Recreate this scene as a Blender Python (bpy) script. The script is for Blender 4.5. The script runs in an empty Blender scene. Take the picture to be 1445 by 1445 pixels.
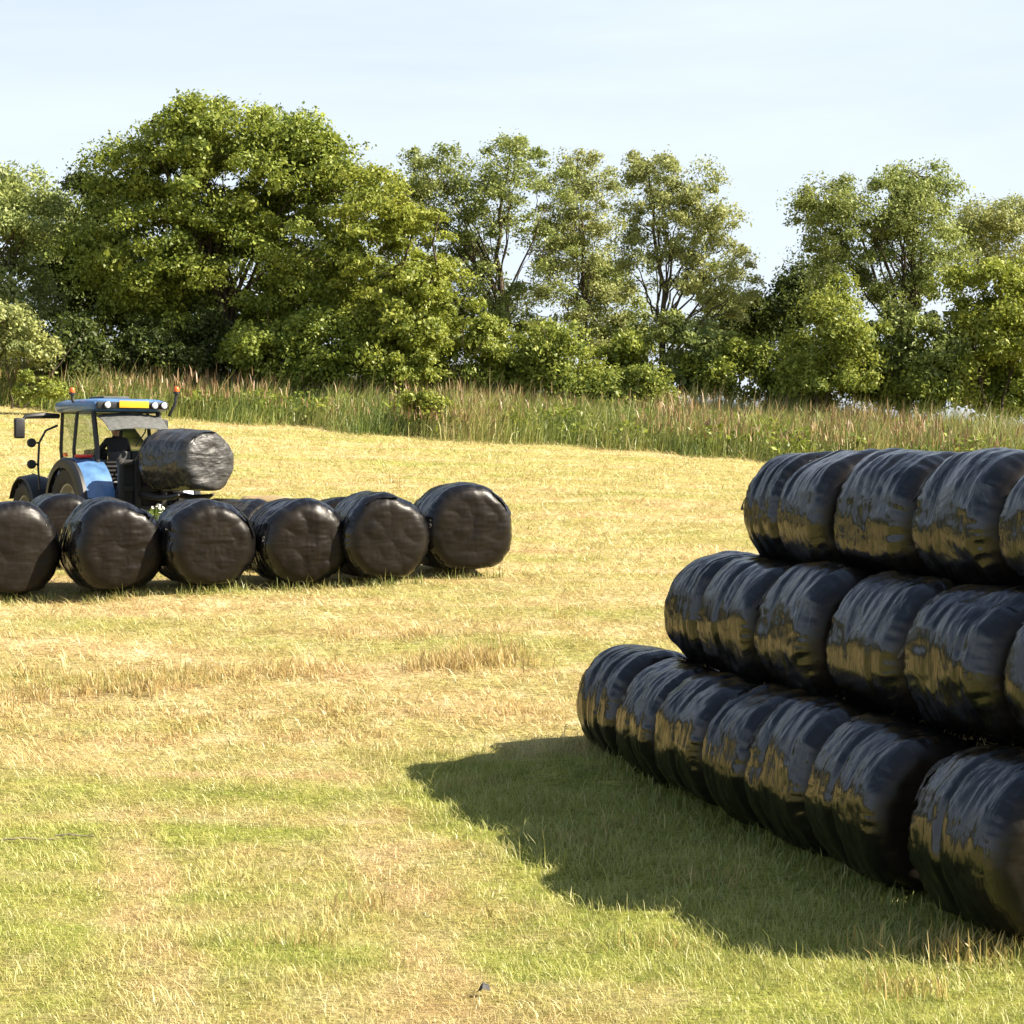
import bpy, bmesh, math, random
import numpy as np
from mathutils import Vector, Matrix, noise as mnoise

SC = bpy.context.scene
COL = SC.collection
R = math.radians
rng = np.random.default_rng(7)
random.seed(7)

# ---------------------------------------------------------------- camera data
F = 2600.0          # focal length in photo pixels
HZ = 640.0          # horizon row
CH = 3.27           # camera height


def at(px, py, d):
    return Vector(((px - 722.5) * d / F, d, CH - (py - HZ) * d / F))


# ---------------------------------------------------------------- terrain
_ky = np.array([-60, 15, 18, 21, 24, 29, 32, 36, 45, 56, 62, 67, 74, 90, 700], float)
_kz = np.array([-.15, -.15, -.10, .12, .56, 1.20, 1.36, 1.62, 2.48, 3.40, 3.95, 4.55, 5.0, 5.1, 5.1], float)
_ty = np.linspace(-60, 700, 7601)
_tz = np.interp(_ty, _ky, _kz)
_k = np.exp(-0.5 * (np.arange(-40, 41) / 12.0) ** 2); _k /= _k.sum()
_tz = np.convolve(np.pad(_tz, 40, mode='edge'), _k, mode='valid')


def terr(x, y):
    x = np.asarray(x, float); y = np.asarray(y, float)
    z = np.interp(y, _ty, _tz)
    s = np.clip((y - 34) / 24, 0, 1); s = s * s * (3 - 2 * s)
    z = z - 0.045 * np.clip(x, -30, 30) * s
    near = np.clip((y - 5) / 6, 0, 1)
    z = z + near * (0.020 * np.sin(0.9 * x + 1.3 * y) + 0.016 * np.sin(2.1 * x - 0.7 * y + 1.0) + 0.012 * np.sin(3.3 * y + .8 * x))
    return z


def ground_at(px, py):
    d = np.linspace(8, 75, 6000)
    x = (px - 722.5) * d / F
    z = CH - (py - HZ) * d / F
    k = np.nonzero(z <= terr(x, d))[0]
    i = k[0] if len(k) else len(d) - 1
    return float(x[i]), float(d[i])


# ---------------------------------------------------------------- object helpers
def tag(o, label=None, cat=None, group=None, kind=None):
    if label: o['label'] = label
    if cat: o['category'] = cat
    if group: o['group'] = group
    if kind: o['kind'] = kind
    return o


def empty(name, loc, rz=0.0):
    o = bpy.data.objects.new(name, None)
    COL.objects.link(o)
    o.location = loc
    o.rotation_euler = (0, 0, rz)
    o.empty_display_size = 0.2
    return o


def link(name, me, mat=None, parent=None, loc=None, rot=None):
    o = bpy.data.objects.new(name, me)
    COL.objects.link(o)
    if mat is not None and len(me.materials) == 0:
        me.materials.append(mat)
    if parent is not None: o.parent = parent
    if loc is not None: o.location = loc
    if rot is not None: o.rotation_euler = rot
    return o


def np_mesh(name, V, faces_list, attrs=None, smooth=False):
    """V (n,3); faces_list: list of int arrays (m,k)"""
    me = bpy.data.meshes.new(name)
    V = np.asarray(V, np.float32)
    me.vertices.add(len(V)); me.vertices.foreach_set('co', V.ravel())
    loops = np.concatenate([f.ravel() for f in faces_list]).astype(np.int32)
    tot = np.concatenate([np.full(len(f), f.shape[1], np.int32) for f in faces_list])
    start = np.concatenate([[0], np.cumsum(tot)[:-1]]).astype(np.int32)
    me.loops.add(len(loops)); me.loops.foreach_set('vertex_index', loops)
    me.polygons.add(len(tot)); me.polygons.foreach_set('loop_start', start); me.polygons.foreach_set('loop_total', tot)
    if smooth: me.polygons.foreach_set('use_smooth', np.ones(len(tot), bool))
    for k, v in (attrs or {}).items():
        a = me.attributes.new(k, 'FLOAT', 'POINT'); a.data.foreach_set('value', np.asarray(v, np.float32))
    me.update(calc_edges=True)
    return me


def bm_mesh(name, bm, smooth=False, angle=35):
    me = bpy.data.meshes.new(name)
    bmesh.ops.recalc_face_normals(bm, faces=bm.faces)
    for f in bm.faces: f.smooth = smooth
    if smooth:
        lim = R(angle)
        for e in bm.edges:
            if len(e.link_faces) == 2 and e.calc_face_angle(0) > lim: e.smooth = False
    bm.to_mesh(me); bm.free()
    return me


def bm_box(bm, c, s, bevel=0.0, rot=None):
    g = bmesh.ops.create_cube(bm, size=1.0)
    vs = g['verts']
    bmesh.ops.scale(bm, vec=s, verts=vs)
    if bevel > 0:
        es = list({e for v in vs for e in v.link_edges})
        r = bmesh.ops.bevel(bm, geom=es, offset=bevel, segments=2, profile=0.6, affect='EDGES')
        vs = list({v for f in r['faces'] for v in f.verts} | {v for v in vs if v.is_valid})
    if rot is not None:
        bmesh.ops.rotate(bm, cent=(0, 0, 0), matrix=rot, verts=vs)
    bmesh.ops.translate(bm, vec=c, verts=vs)
    return vs


def bm_tube(bm, pts, rad, n=8, cap=True):
    pts = [Vector(p) for p in pts]
    if not hasattr(rad, '__len__'): rad = [rad] * len(pts)
    rings = []
    prev = None
    for i, p in enumerate(pts):
        d = (pts[min(i + 1, len(pts) - 1)] - pts[max(i - 1, 0)]).normalized()
        if prev is None:
            a = Vector((0, 0, 1)) if abs(d.z) < .9 else Vector((1, 0, 0))
            u = d.cross(a).normalized()
        else:
            u = (prev - d * prev.dot(d)).normalized()
        prev = u
        v = d.cross(u)
        rings.append([bm.verts.new(p + (u * math.cos(2 * math.pi * k / n) + v * math.sin(2 * math.pi * k / n)) * rad[i]) for k in range(n)])
    for a, b in zip(rings, rings[1:]):
        for k in range(n):
            bm.faces.new((a[k], a[(k + 1) % n], b[(k + 1) % n], b[k]))
    if cap:
        bm.faces.new(rings[0][::-1]); bm.faces.new(rings[-1])


def bm_lathe(bm, prof, axis='x', n=32, c=(0, 0, 0), a0=0, a1=2 * math.pi):
    """prof: list of (radius, along)"""
    full = abs(a1 - a0 - 2 * math.pi) < 1e-6
    m = n if full else n + 1
    rings = []
    for r, t in prof:
        ring = []
        for k in range(m):
            a = a0 + (a1 - a0) * k / n
            if axis == 'x': p = (t, r * math.cos(a), r * math.sin(a))
            elif axis == 'y': p = (r * math.cos(a), t, r * math.sin(a))
            else: p = (r * math.cos(a), r * math.sin(a), t)
            ring.append(bm.verts.new((p[0] + c[0], p[1] + c[1], p[2] + c[2])))
        rings.append(ring)
    for a, b in zip(rings, rings[1:]):
        for k in range(m if full else m - 1):
            k2 = (k + 1) % m
            bm.faces.new((a[k], a[k2], b[k2], b[k]))
    return rings


# ---------------------------------------------------------------- materials
def new_mat(name):
    m = bpy.data.materials.new(name)
    m.use_nodes = True
    nt = m.node_tree
    for n in list(nt.nodes): nt.nodes.remove(n)
    out = nt.nodes.new('ShaderNodeOutputMaterial')
    return m, nt, out


class N:
    """tiny node helper"""
    def __init__(s, nt): s.nt = nt; s.L = nt.links

    def new(s, t, **kw):
        n = s.nt.nodes.new(t)
        for k, v in kw.items(): setattr(n, k, v)
        return n

    def link(s, a, b): s.L.new(a, b)

    def set(s, sock, v):
        if hasattr(v, 'is_linked') or isinstance(v, bpy.types.NodeSocket): s.L.new(v, sock)
        else: sock.default_value = v

    def noise(s, vec, scale, detail=4, rough=.55, dist=0.0):
        n = s.new('ShaderNodeTexNoise'); s.link(vec, n.inputs['Vector'])
        n.inputs['Scale'].default_value = scale; n.inputs['Detail'].default_value = detail
        n.inputs['Roughness'].default_value = rough; n.inputs['Distortion'].default_value = dist
        return n.outputs['Fac']

    def map(s, vec, scale=(1, 1, 1), loc=(0, 0, 0), rot=(0, 0, 0)):
        n = s.new('ShaderNodeMapping'); s.link(vec, n.inputs['Vector'])
        n.inputs['Scale'].default_value = scale; n.inputs['Location'].default_value = loc; n.inputs['Rotation'].default_value = rot
        return n.outputs['Vector']

    def ramp(s, fac, pts, mode='LINEAR'):
        n = s.new('ShaderNodeValToRGB'); s.link(fac, n.inputs['Fac'])
        cr = n.color_ramp; cr.interpolation = mode
        while len(cr.elements) > 1: cr.elements.remove(cr.elements[-1])
        for i, (p, c) in enumerate(pts):
            e = cr.elements[0] if i == 0 else cr.elements.new(p)
            e.position = p
            e.color = (c, c, c, 1) if not hasattr(c, '__len__') else (*c[:3], 1)
        return n.outputs['Color']

    def mix(s, fac, a, b, mode='MIX'):
        n = s.new('ShaderNodeMix', data_type='RGBA', blend_type=mode)
        s.set(n.inputs[0], fac)
        for k, v in ((6, a), (7, b)):
            if isinstance(v, (tuple, list)): v = (*v[:3], 1)
            s.set(n.inputs[k], v)
        return n.outputs[2]

    def math(s, op, a, b=0.0, c=None, clamp=False):
        n = s.new('ShaderNodeMath', operation=op, use_clamp=clamp)
        s.set(n.inputs[0], a); s.set(n.inputs[1], b)
        if c is not None: s.set(n.inputs[2], c)
        return n.outputs[0]

    def mrange(s, v, a, b, c=0., d=1.):
        n = s.new('ShaderNodeMapRange', interpolation_type='SMOOTHSTEP')
        s.set(n.inputs[0], v)
        for i, q in enumerate((a, b, c, d)): n.inputs[i + 1].default_value = q
        return n.outputs[0]

    def attr(s, name):
        return s.new('ShaderNodeAttribute', attribute_name=name).outputs['Fac']

    def bump(s, h, strength, dist, nrm=None):
        n = s.new('ShaderNodeBump'); s.link(h, n.inputs['Height'])
        n.inputs['Strength'].default_value = strength; n.inputs['Distance'].default_value = dist
        if nrm is not None: s.link(nrm, n.inputs['Normal'])
        return n.outputs['Normal']


def simple_mat(name, col, rough=.5, metal=0., spec=.5, var=.15, scale=8., bump=0.0, coat=0.):
    m, nt, out = new_mat(name); n = N(nt)
    tc = n.new('ShaderNodeTexCoord').outputs['Object']
    f = n.noise(tc, scale, 5)
    c = n.mix(n.ramp(f, [(.3, 0.), (.75, 1.)]), tuple(x * (1 - var) for x in col), tuple(min(1, x * (1 + var)) for x in col))
    b = n.new('ShaderNodeBsdfPrincipled')
    n.link(c, b.inputs['Base Color'])
    n.set(b.inputs['Roughness'], n.math('MULTIPLY_ADD', f, .2, rough - .1))
    b.inputs['Metallic'].default_value = metal
    b.inputs['Specular IOR Level'].default_value = spec
    b.inputs['Coat Weight'].default_value = coat
    if bump: n.link(n.bump(n.noise(tc, scale * 6, 4), bump, .01), b.inputs['Normal'])
    n.link(b.outputs[0], out.inputs[0])
    return m


# mown field colour as a function of place, shared by the soil sheet and the blades
def field_group():
    g = bpy.data.node_groups.new('field_colour', 'ShaderNodeTree')
    g.interface.new_socket('Color', in_out='OUTPUT', socket_type='NodeSocketColor')
    g.interface.new_socket('Green', in_out='OUTPUT', socket_type='NodeSocketFloat')
    n = N(g)
    o = n.new('NodeGroupOutput')
    pos = n.new('ShaderNodeNewGeometry').outputs['Position']
    flat = n.map(pos, (1, 1, 0))
    sx = n.new('ShaderNodeSeparateXYZ'); n.link(pos, sx.inputs[0])
    X, Y = sx.outputs[0], sx.outputs[1]
    band = n.noise(n.map(flat, (.10, .75, 1), rot=(0, 0, R(4))), 1.0, 4, .6)      # stripes left by the mower
    patch = n.noise(n.map(flat, (.5, 1.0, 1)), .75, 5, .6)
    fine = n.noise(flat, 3.2, 5, .65)
    grn = n.math('ADD', n.math('MULTIPLY', band, .75), n.math('ADD', n.math('MULTIPLY', patch, .45), n.math('MULTIPLY', fine, .35)))
    # greener in the near part of the meadow and where the stack's shadow falls, drier by the rows
    near = n.mrange(Y, 15., 21., .03, -.14)
    far = n.mrange(Y, 30., 40., 0., .04)
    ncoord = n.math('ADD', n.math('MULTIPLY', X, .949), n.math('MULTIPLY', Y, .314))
    lush_shade = n.math('MULTIPLY', n.mrange(ncoord, 4.3, 5.6, 0., .48), n.mrange(Y, 20.2, 18.6, 0., 1.))  # uncut grass, with extra green painted in to tint the stack's shadow
    grn = n.math('ADD', n.math('ADD', grn, near), n.math('ADD', lush_shade, far))
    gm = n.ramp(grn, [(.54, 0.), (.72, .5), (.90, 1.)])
    tone = n.noise(flat, 1.7, 6, .7)
    straw = n.ramp(tone, [(.32, (.42, .28, .12)), (.5, (.62, .49, .24)), (.68, (.80, .70, .44))])
    # two worn wheel tracks that run away from the camera
    wob = n.math('MULTIPLY_ADD', n.noise(flat, .6, 3), .9, -.45)
    trk = None
    for xa, ya, xb, yb in TRACKS:
        k = (xb - xa) / (yb - ya)
        dx = n.math('ADD', n.math('SUBTRACT', X, n.math('MULTIPLY_ADD', Y, k, xa - k * ya)), wob)
        q = n.mrange(n.math('ABSOLUTE', dx), .12, .48, 1., 0.)
        trk = q if trk is None else n.math('MAXIMUM', trk, q)
    trk = n.math('MULTIPLY', n.math('MULTIPLY', trk, n.mrange(Y, 15.5, 19., 1., 0.)), n.ramp(n.noise(flat, 1.3, 4), [(.35, .3), (.6, 1.)]))
    gm = n.math('MULTIPLY', gm, n.math('MULTIPLY_ADD', trk, -.8, 1.))
    brown = n.ramp(n.noise(n.map(flat, (.35, 1.2, 1), (3, 7, 0)), .8, 5, .65), [(.48, 0.), (.70, .75)])
    straw = n.mix(brown, straw, (.55, .37, .20))
    straw = n.mix(n.math('MULTIPLY', trk, .5), straw, (.56, .39, .21))
    green = n.ramp(n.noise(flat, 2.3, 5, .6), [(.25, (.19, .25, .04)), (.55, (.35, .39, .08)), (.8, (.52, .50, .15))])
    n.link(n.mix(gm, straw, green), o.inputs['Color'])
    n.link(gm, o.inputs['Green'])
    return g


TRACKS = [(*ground_at(180, 1100), *ground_at(215, 1440)), (*ground_at(520, 1130), *ground_at(640, 1440))]
FIELD = field_group()


def field_mat():
    m, nt, out = new_mat('field'); n = N(nt)
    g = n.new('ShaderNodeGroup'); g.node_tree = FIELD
    pos = n.new('ShaderNodeNewGeometry').outputs['Position']
    speck = n.noise(n.map(pos, (9, 34, 14)), 1.0, 6, .75)
    c = n.mix(n.ramp(speck, [(.38, .75), (.55, 0.)]), g.outputs[0], (.13, .085, .035))
    c = n.mix(n.ramp(n.noise(n.map(pos, (22, 40, 10)), 1.0, 5, .7), [(.56, 0.), (.7, .7)]), c, (.68, .56, .30))
    b = n.new('ShaderNodeBsdfDiffuse'); n.link(c, b.inputs[0])
    h = n.noise(pos, 9, 8, .75)
    n.link(n.bump(h, .9, .12), b.inputs['Normal'])
    n.link(b.outputs[0], out.inputs[0])
    return m


def blade_mat(name, own, mixin, trans=.35, use_field=True):
    """own: ramp on the per-blade random number; mixin: how much of it against the field colour"""
    m, nt, out = new_mat(name); n = N(nt)
    c = n.ramp(n.attr('rnd'), own)
    if use_field:
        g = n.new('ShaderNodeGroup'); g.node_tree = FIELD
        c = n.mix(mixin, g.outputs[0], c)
    a = n.new('ShaderNodeBsdfDiffuse'); t = n.new('ShaderNodeBsdfTranslucent')
    n.link(c, a.inputs[0]); n.link(c, t.inputs[0])
    x = n.new('ShaderNodeMixShader'); x.inputs[0].default_value = trans
    n.link(a.outputs[0], x.inputs[1]); n.link(t.outputs[0], x.inputs[2])
    gl = n.new('ShaderNodeBsdfGlossy'); gl.inputs['Roughness'].default_value = .45
    y = n.new('ShaderNodeMixShader'); y.inputs[0].default_value = .035
    n.link(x.outputs[0], y.inputs[1]); n.link(gl.outputs[0], y.inputs[2])
    n.link(y.outputs[0], out.inputs[0])
    return m


def film_mat(name='black_stretch_film', c0=(.0035, .0036, .0042), c1=(.045, .035, .022), e0=(.009, .0066, .0042), e1=(.019, .014, .009), rough=.125, endk=-.6, espec=-.38, bmp=.028):
    m, nt, out = new_mat(name); n = N(nt)
    uv = n.new('ShaderNodeUVMap', uv_map='UVMap').outputs[0]
    obj = n.new('ShaderNodeTexCoord').outputs['Object']
    oi = n.new('ShaderNodeObjectInfo').outputs['Random']
    off = n.new('ShaderNodeCombineXYZ')
    for i in range(3): n.link(n.math('MULTIPLY', oi, 37. + 11 * i), off.inputs[i])
    va = n.new('ShaderNodeVectorMath', operation='ADD'); n.link(uv, va.inputs[0]); n.link(off.outputs[0], va.inputs[1])
    vo = n.new('ShaderNodeVectorMath', operation='ADD'); n.link(obj, vo.inputs[0]); n.link(off.outputs[0], vo.inputs[1])
    U, O = va.outputs[0], vo.outputs[0]
    end = n.attr('endface')
    wr1 = n.noise(n.map(U, (1.1, 6.5, 1)), 1., 3, .5, .5)       # long pulls in the film
    wr2 = n.noise(n.map(U, (5, 46, 1)), 1., 4, .6, .3)
    crm = n.noise(O, 3.2, 3, .5, .5)                           # crumples
    vor = n.new('ShaderNodeTexVoronoi', feature='DISTANCE_TO_EDGE'); n.link(O, vor.inputs['Vector']); vor.inputs['Scale'].default_value = 4.
    h = n.math('ADD', n.math('MULTIPLY', wr1, 1.0), n.math('ADD', n.math('MULTIPLY', wr2, .13), n.math('MULTIPLY', crm, .95)))
    h = n.math('ADD', h, n.math('MULTIPLY', n.math('MINIMUM', vor.outputs['Distance'], .12), .5))
    h = n.math('MULTIPLY', h, n.math('MULTIPLY_ADD', end, endk, 1.))
    nrm = n.bump(h, .85, bmp)
    dust = n.ramp(n.noise(O, 3., 6, .7), [(.35, 0.), (.7, 1.)])
    dust2 = n.math('MULTIPLY', n.ramp(n.noise(O, 38., 3, .6), [(.5, 0.), (.72, 1.)]), .35)
    base = n.mix(n.math('MULTIPLY_ADD', dust, .10, n.math('MULTIPLY', dust2, .15)), c0, c1)
    base = n.mix(n.math('MULTIPLY', end, .75), base, n.mix(dust, e0, e1))
    b = n.new('ShaderNodeBsdfPrincipled')
    n.link(base, b.inputs['Base Color'])
    rg = n.math('ADD', n.math('MULTIPLY_ADD', dust, .09, rough), n.math('MULTIPLY', end, .28))
    n.link(rg, b.inputs['Roughness'])
    b.inputs['IOR'].default_value = 1.56
    n.set(b.inputs['Specular IOR Level'], n.math('MULTIPLY_ADD', end, espec, .5))
    n.link(nrm, b.inputs['Normal'])
    n.link(b.outputs[0], out.inputs[0])
    return m


def bark_mat():
    m, nt, out = new_mat('bark'); n = N(nt)
    o = n.new('ShaderNodeTexCoord').outputs['Object']
    f = n.noise(n.map(o, (6, 6, 1.5)), 1.5, 6, .7)
    c = n.ramp(f, [(.3, (.035, .027, .019)), (.7, (.13, .105, .075))])
    b = n.new('ShaderNodeBsdfDiffuse'); n.link(c, b.inputs[0])
    n.link(n.bump(f, .8, .05), b.inputs['Normal'])
    n.link(b.outputs[0], out.inputs[0])
    return m


def glass_mat():
    m, nt, out = new_mat('cab_glass'); n = N(nt)
    o = n.new('ShaderNodeTexCoord').outputs['Object']
    t = n.new('ShaderNodeBsdfTransparent'); t.inputs[0].default_value = (.80, .86, .82, 1)
    g = n.new('ShaderNodeBsdfGlossy'); g.inputs['Roughness'].default_value = .04
    d = n.new('ShaderNodeBsdfDiffuse'); d.inputs[0].default_value = (.25, .26, .22, 1)   # a film of dust
    f = n.new('ShaderNodeFresnel'); f.inputs[0].default_value = 1.5
    x = n.new('ShaderNodeMixShader'); n.link(f.outputs[0], x.inputs[0]); n.link(t.outputs[0], x.inputs[1]); n.link(g.outputs[0], x.inputs[2])
    y = n.new('ShaderNodeMixShader'); n.link(n.math('MULTIPLY', n.noise(o, 3, 4), .22), y.inputs[0])
    n.link(x.outputs[0], y.inputs[1]); n.link(d.outputs[0], y.inputs[2])
    n.link(y.outputs[0], out.inputs[0])
    return m


M_FIELD = field_mat()
M_BLADE = blade_mat('mown_grass', [(0., (.45, .31, .13)), (.35, (.66, .53, .27)), (.6, (.77, .66, .40)), (.62, (.44, .44, .11)), (.85, (.33, .36, .07)), (1., (.55, .51, .17))], .32)
M_TUFT = blade_mat('dry_tuft', [(0., (.30, .18, .06)), (.45, (.52, .37, .15)), (.8, (.60, .47, .20)), (1., (.33, .31, .08))], .8)
M_LUSH = blade_mat('fresh_grass', [(0., (.10, .15, .03)), (.5, (.20, .245, .05)), (.85, (.32, .32, .08)), (1., (.55, .45, .2))], .85)
M_TALL = blade_mat('tall_grass', [(0., (.11, .165, .035)), (.35, (.23, .275, .065)), (.6, (.36, .36, .11)), (.82, (.48, .40, .17)), (1., (.40, .26, .13))], 1., use_field=False)
M_SEED = blade_mat('seed_heads', [(0., (.20, .115, .055)), (.5, (.28, .175, .085)), (1., (.34, .25, .12))], 1., use_field=False, trans=.2)
M_STRAW = blade_mat('loose_straw', [(0., (.35, .25, .10)), (1., (.62, .50, .26))], 1., use_field=False, trans=.15)
M_FILM = film_mat()
M_FILM_SHEEN = film_mat('grey_sheen_film', (.022, .021, .019), (.10, .092, .075), (.02, .02, .021), (.065, .062, .058), .22, .4, -.1, .042)  # black film with sheen and sun glint put into a greyer base colour
M_BARK = bark_mat()
M_GLASS = glass_mat()
M_BLUE = simple_mat('blue_paint', (.075, .165, .33), .38, coat=.25, var=.35, scale=4)
M_BLACK = simple_mat('black_plastic', (.016, .016, .017), .5)
M_DARK = simple_mat('dark_iron', (.03, .028, .026), .55, metal=.3)
M_TYRE = simple_mat('tyre_rubber', (.03, .027, .023), .8, var=.4)
M_RIM = simple_mat('rim_paint', (.42, .38, .30), .5)
M_GREY = simple_mat('grey_liner', (.085, .088, .085), .75, var=.35, scale=14)
M_YELLOW = simple_mat('yellow_plate', (.72, .40, .02), .4, var=.05)
M_ORANGE = simple_mat('orange_lens', (.80, .14, .02), .25, var=.05)
M_RED = simple_mat('red_lens', (.60, .035, .025), .3, var=.1)
M_LAMP = simple_mat('lamp_glass', (.70, .72, .74), .15, spec=.8)
M_SKIN = simple_mat('skin', (.42, .22, .14), .55)
M_CLOTH = simple_mat('dark_cloth', (.022, .02, .024), .85)
M_HAIR = simple_mat('dark_hair', (.022, .014, .009), .7)
M_PETAL = simple_mat('white_petals', (.72, .72, .60), .6, var=.05)
M_STICK = simple_mat('dry_stick', (.24, .20, .14), .9, var=.4, scale=20)
M_SCRAP = simple_mat('black_film_scrap', (.004, .004, .004), .6)
M_HAY = simple_mat('dry_hay', (.30, .22, .11), .9, var=.4, scale=20, bump=.8)


# ---------------------------------------------------------------- blades
def blades(P, h, w, lean, name, mat, az=None, rnd=None):
    n = len(P)
    h = np.broadcast_to(h, n).astype(float); w = np.broadcast_to(w, n).astype(float); lean = np.broadcast_to(lean, n).astype(float)
    a = rng.uniform(0, 2 * np.pi, n) if az is None else az
    L = np.stack([np.cos(a), np.sin(a), np.zeros(n)], 1)
    f = a + rng.normal(np.pi / 2, .6, n)
    W = np.stack([np.cos(f), np.sin(f), rng.normal(0, .25, n)], 1) * (w / 2)[:, None]
    up = np.sqrt(np.maximum(1 - lean ** 2, .02))
    Z = np.array([0, 0, 1.])
    mid = P + L * (h * lean * .35)[:, None] + Z * (h * up * .62)[:, None]
    tip = P + L * (h * lean)[:, None] + Z * (h * up)[:, None]
    V = np.empty((n, 5, 3))
    V[:, 0] = P - W; V[:, 1] = P + W; V[:, 2] = mid + W * .8; V[:, 3] = mid - W * .8; V[:, 4] = tip
    b = np.arange(n)[:, None] * 5
    q = b + np.array([[0, 1, 2, 3]]); t = b + np.array([[3, 2, 4]])
    r = rng.uniform(0, 1, n) if rnd is None else rnd
    me = np_mesh(name, V.reshape(-1, 3), [q, t], {'rnd': np.repeat(r, 5)})
    return link(name, me, mat)


def scatter(y0, y1, density, margin=1.3):
    """points over the part of the field between two distances, wider than the view"""
    ht = 722.5 / F * margin
    area = ht * (y1 ** 2 - y0 ** 2) + 2.0 * (y1 - y0)
    n = int(area * density)
    y = np.sqrt(rng.uniform(y0 ** 2, y1 ** 2, n))
    x = rng.uniform(-1, 1, n) * (y * ht + 1.0)
    return x, y


# ================================================================ GROUND
def build_ground():
    xs = np.concatenate([np.linspace(-420, -45, 16), np.arange(-44, -16, 1.0), np.arange(-16, 16, .22), np.arange(16, 45, 1.0), np.linspace(46, 420, 16)])
    ys = np.concatenate([np.linspace(-60, 6, 12), np.arange(7, 34, .22), np.arange(34, 80, .6), np.linspace(82, 650, 30)])
    X, Y = np.meshgrid(xs, ys)
    Z = terr(X, Y)
    V = np.stack([X, Y, Z], -1).reshape(-1, 3)
    i = np.arange(len(ys) - 1)[:, None] * len(xs) + np.arange(len(xs) - 1)[None, :]
    i = i.ravel()
    f = np.stack([i, i + 1, i + 1 + len(xs), i + len(xs)], 1)
    o = link('ground', np_mesh('ground', V, [f], smooth=True), M_FIELD)
    tag(o, kind='structure')


build_ground()


def edge_y(x):
    """where the mown field ends and the rough grass begins"""
    return 57.6 - .30 * np.asarray(x) + .5 * np.sin(np.asarray(x) * .6)


def stack_n(x, y):      # distance across the stack, see below
    return x * .949 + y * .314


def build_mown_grass():
    Ps, hs, ws, ls = [], [], [], []
    for y0, y1, dens, h, w in ((8.5, 14, 2700, .058, .0050), (14, 20, 1700, .062, .0062), (20, 30, 800, .07, .009), (30, 44, 300, .085, .014), (44, 62, 130, .09, .019)):
        x, y = scatter(y0, y1, dens)
        k = y < edge_y(x) + 1.0
        x, y = x[k], y[k]
        # clumps: the hay is taller and shorter from place to place
        c = np.array([mnoise.noise(Vector((a * 1.1, b * 1.6, 0))) for a, b in zip(x, y)])
        st = (stack_n(x, y) > 4.6) & (y < 20.3)
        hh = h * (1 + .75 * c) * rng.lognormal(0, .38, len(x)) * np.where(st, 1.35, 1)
        Ps.append(np.stack([x, y, terr(x, y) - .004], 1)); hs.append(hh)
        ws.append(np.full(len(x), w) * rng.uniform(.6, 1.3, len(x)))
        ls.append(np.clip(rng.normal(.80, .20, len(x)), .1, .99))
    P = np.concatenate(Ps); n = len(P)
    az = rng.uniform(0, 2 * np.pi, n)              # swaths: the cut hay lies along the mower's run
    lay = (rng.uniform(0, 1, n) < np.clip((P[:, 1] - 14) / 6, .15, .8)) & ~((stack_n(P[:, 0], P[:, 1]) > 4.6) & (P[:, 1] < 20.3))
    az = np.where(lay, rng.normal(0, .35, n) + np.where(rng.uniform(0, 1, n) < .5, np.pi, 0), az)
    hs = np.concatenate(hs) * np.where(lay, np.where(P[:, 1] > 26, 1.35, 1.5), 1.); ls = np.where(lay, np.clip(np.concatenate(ls) + .15, 0, .992), np.concatenate(ls))
    o = blades(P, hs, np.concatenate(ws), ls, 'mown_grass', M_BLADE, az=az)
    tag(o, 'short mown straw coloured grass over the whole hay field', 'grass', kind='stuff')


build_mown_grass()


def build_dry_tufts():
    Ps, hs, az = [], [], []

    def strip(px0, px1, py0, py1, count, spread, hgt, blades_per=26):
        for _ in range(count):
            t = rng.uniform()
            gx, gy = ground_at(px0 + (px1 - px0) * t, py0 + (py1 - py0) * t)
            gx += rng.normal(0, .15); gy += rng.normal(0, spread)
            k = rng.integers(blades_per // 2, blades_per)
            p = np.stack([gx + rng.normal(0, .11, k), gy + rng.normal(0, .11, k), np.zeros(k)], 1)
            p[:, 2] = terr(p[:, 0], p[:, 1]) - .01
            Ps.append(p); hs.append(rng.uniform(.5, 1.15, k) * hgt)
    strip(0, 250, 985, 965, 85, .35, .20)
    strip(300, 460, 958, 950, 42, .25, .18)
    strip(600, 740, 940, 930, 60, .25, .27)
    strip(-60, 800, 1018, 1000, 90, .3, .12)
    strip(430, 800, 900, 880, 40, .3, .12)
    strip(-60, 560, 1035, 1048, 60, .3, .10)
    strip(0, 1050, 690, 668, 80, 1.2, .16)
    for px, py, c, hgt in ((490, 1285, 5, .2), (1220, 1340, 4, .26), (1300, 1345, 7, .24), (1400, 1350, 12, .26), (900, 1170, 3, .2), (1010, 1250, 3, .22), (330, 1110, 2, .14), (700, 1300, 4, .12), (640, 1110, 5, .16), (790, 1190, 4, .16), (420, 1330, 4, .14), (1290, 1400, 6, .2), (930, 1335, 5, .16)):
        strip(px - 30, px + 30, py, py, c, .08, hgt, 20)
    P = np.concatenate(Ps)
    n = len(P)
    o = blades(P, np.concatenate(hs), rng.uniform(.007, .014, n), np.clip(rng.normal(.5, .25, n), 0, .97), 'dry_tufts', M_TUFT)
    tag(o, 'longer dry tufts missed by the mower in strips across the field', 'grass', kind='stuff')


build_dry_tufts()


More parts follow.
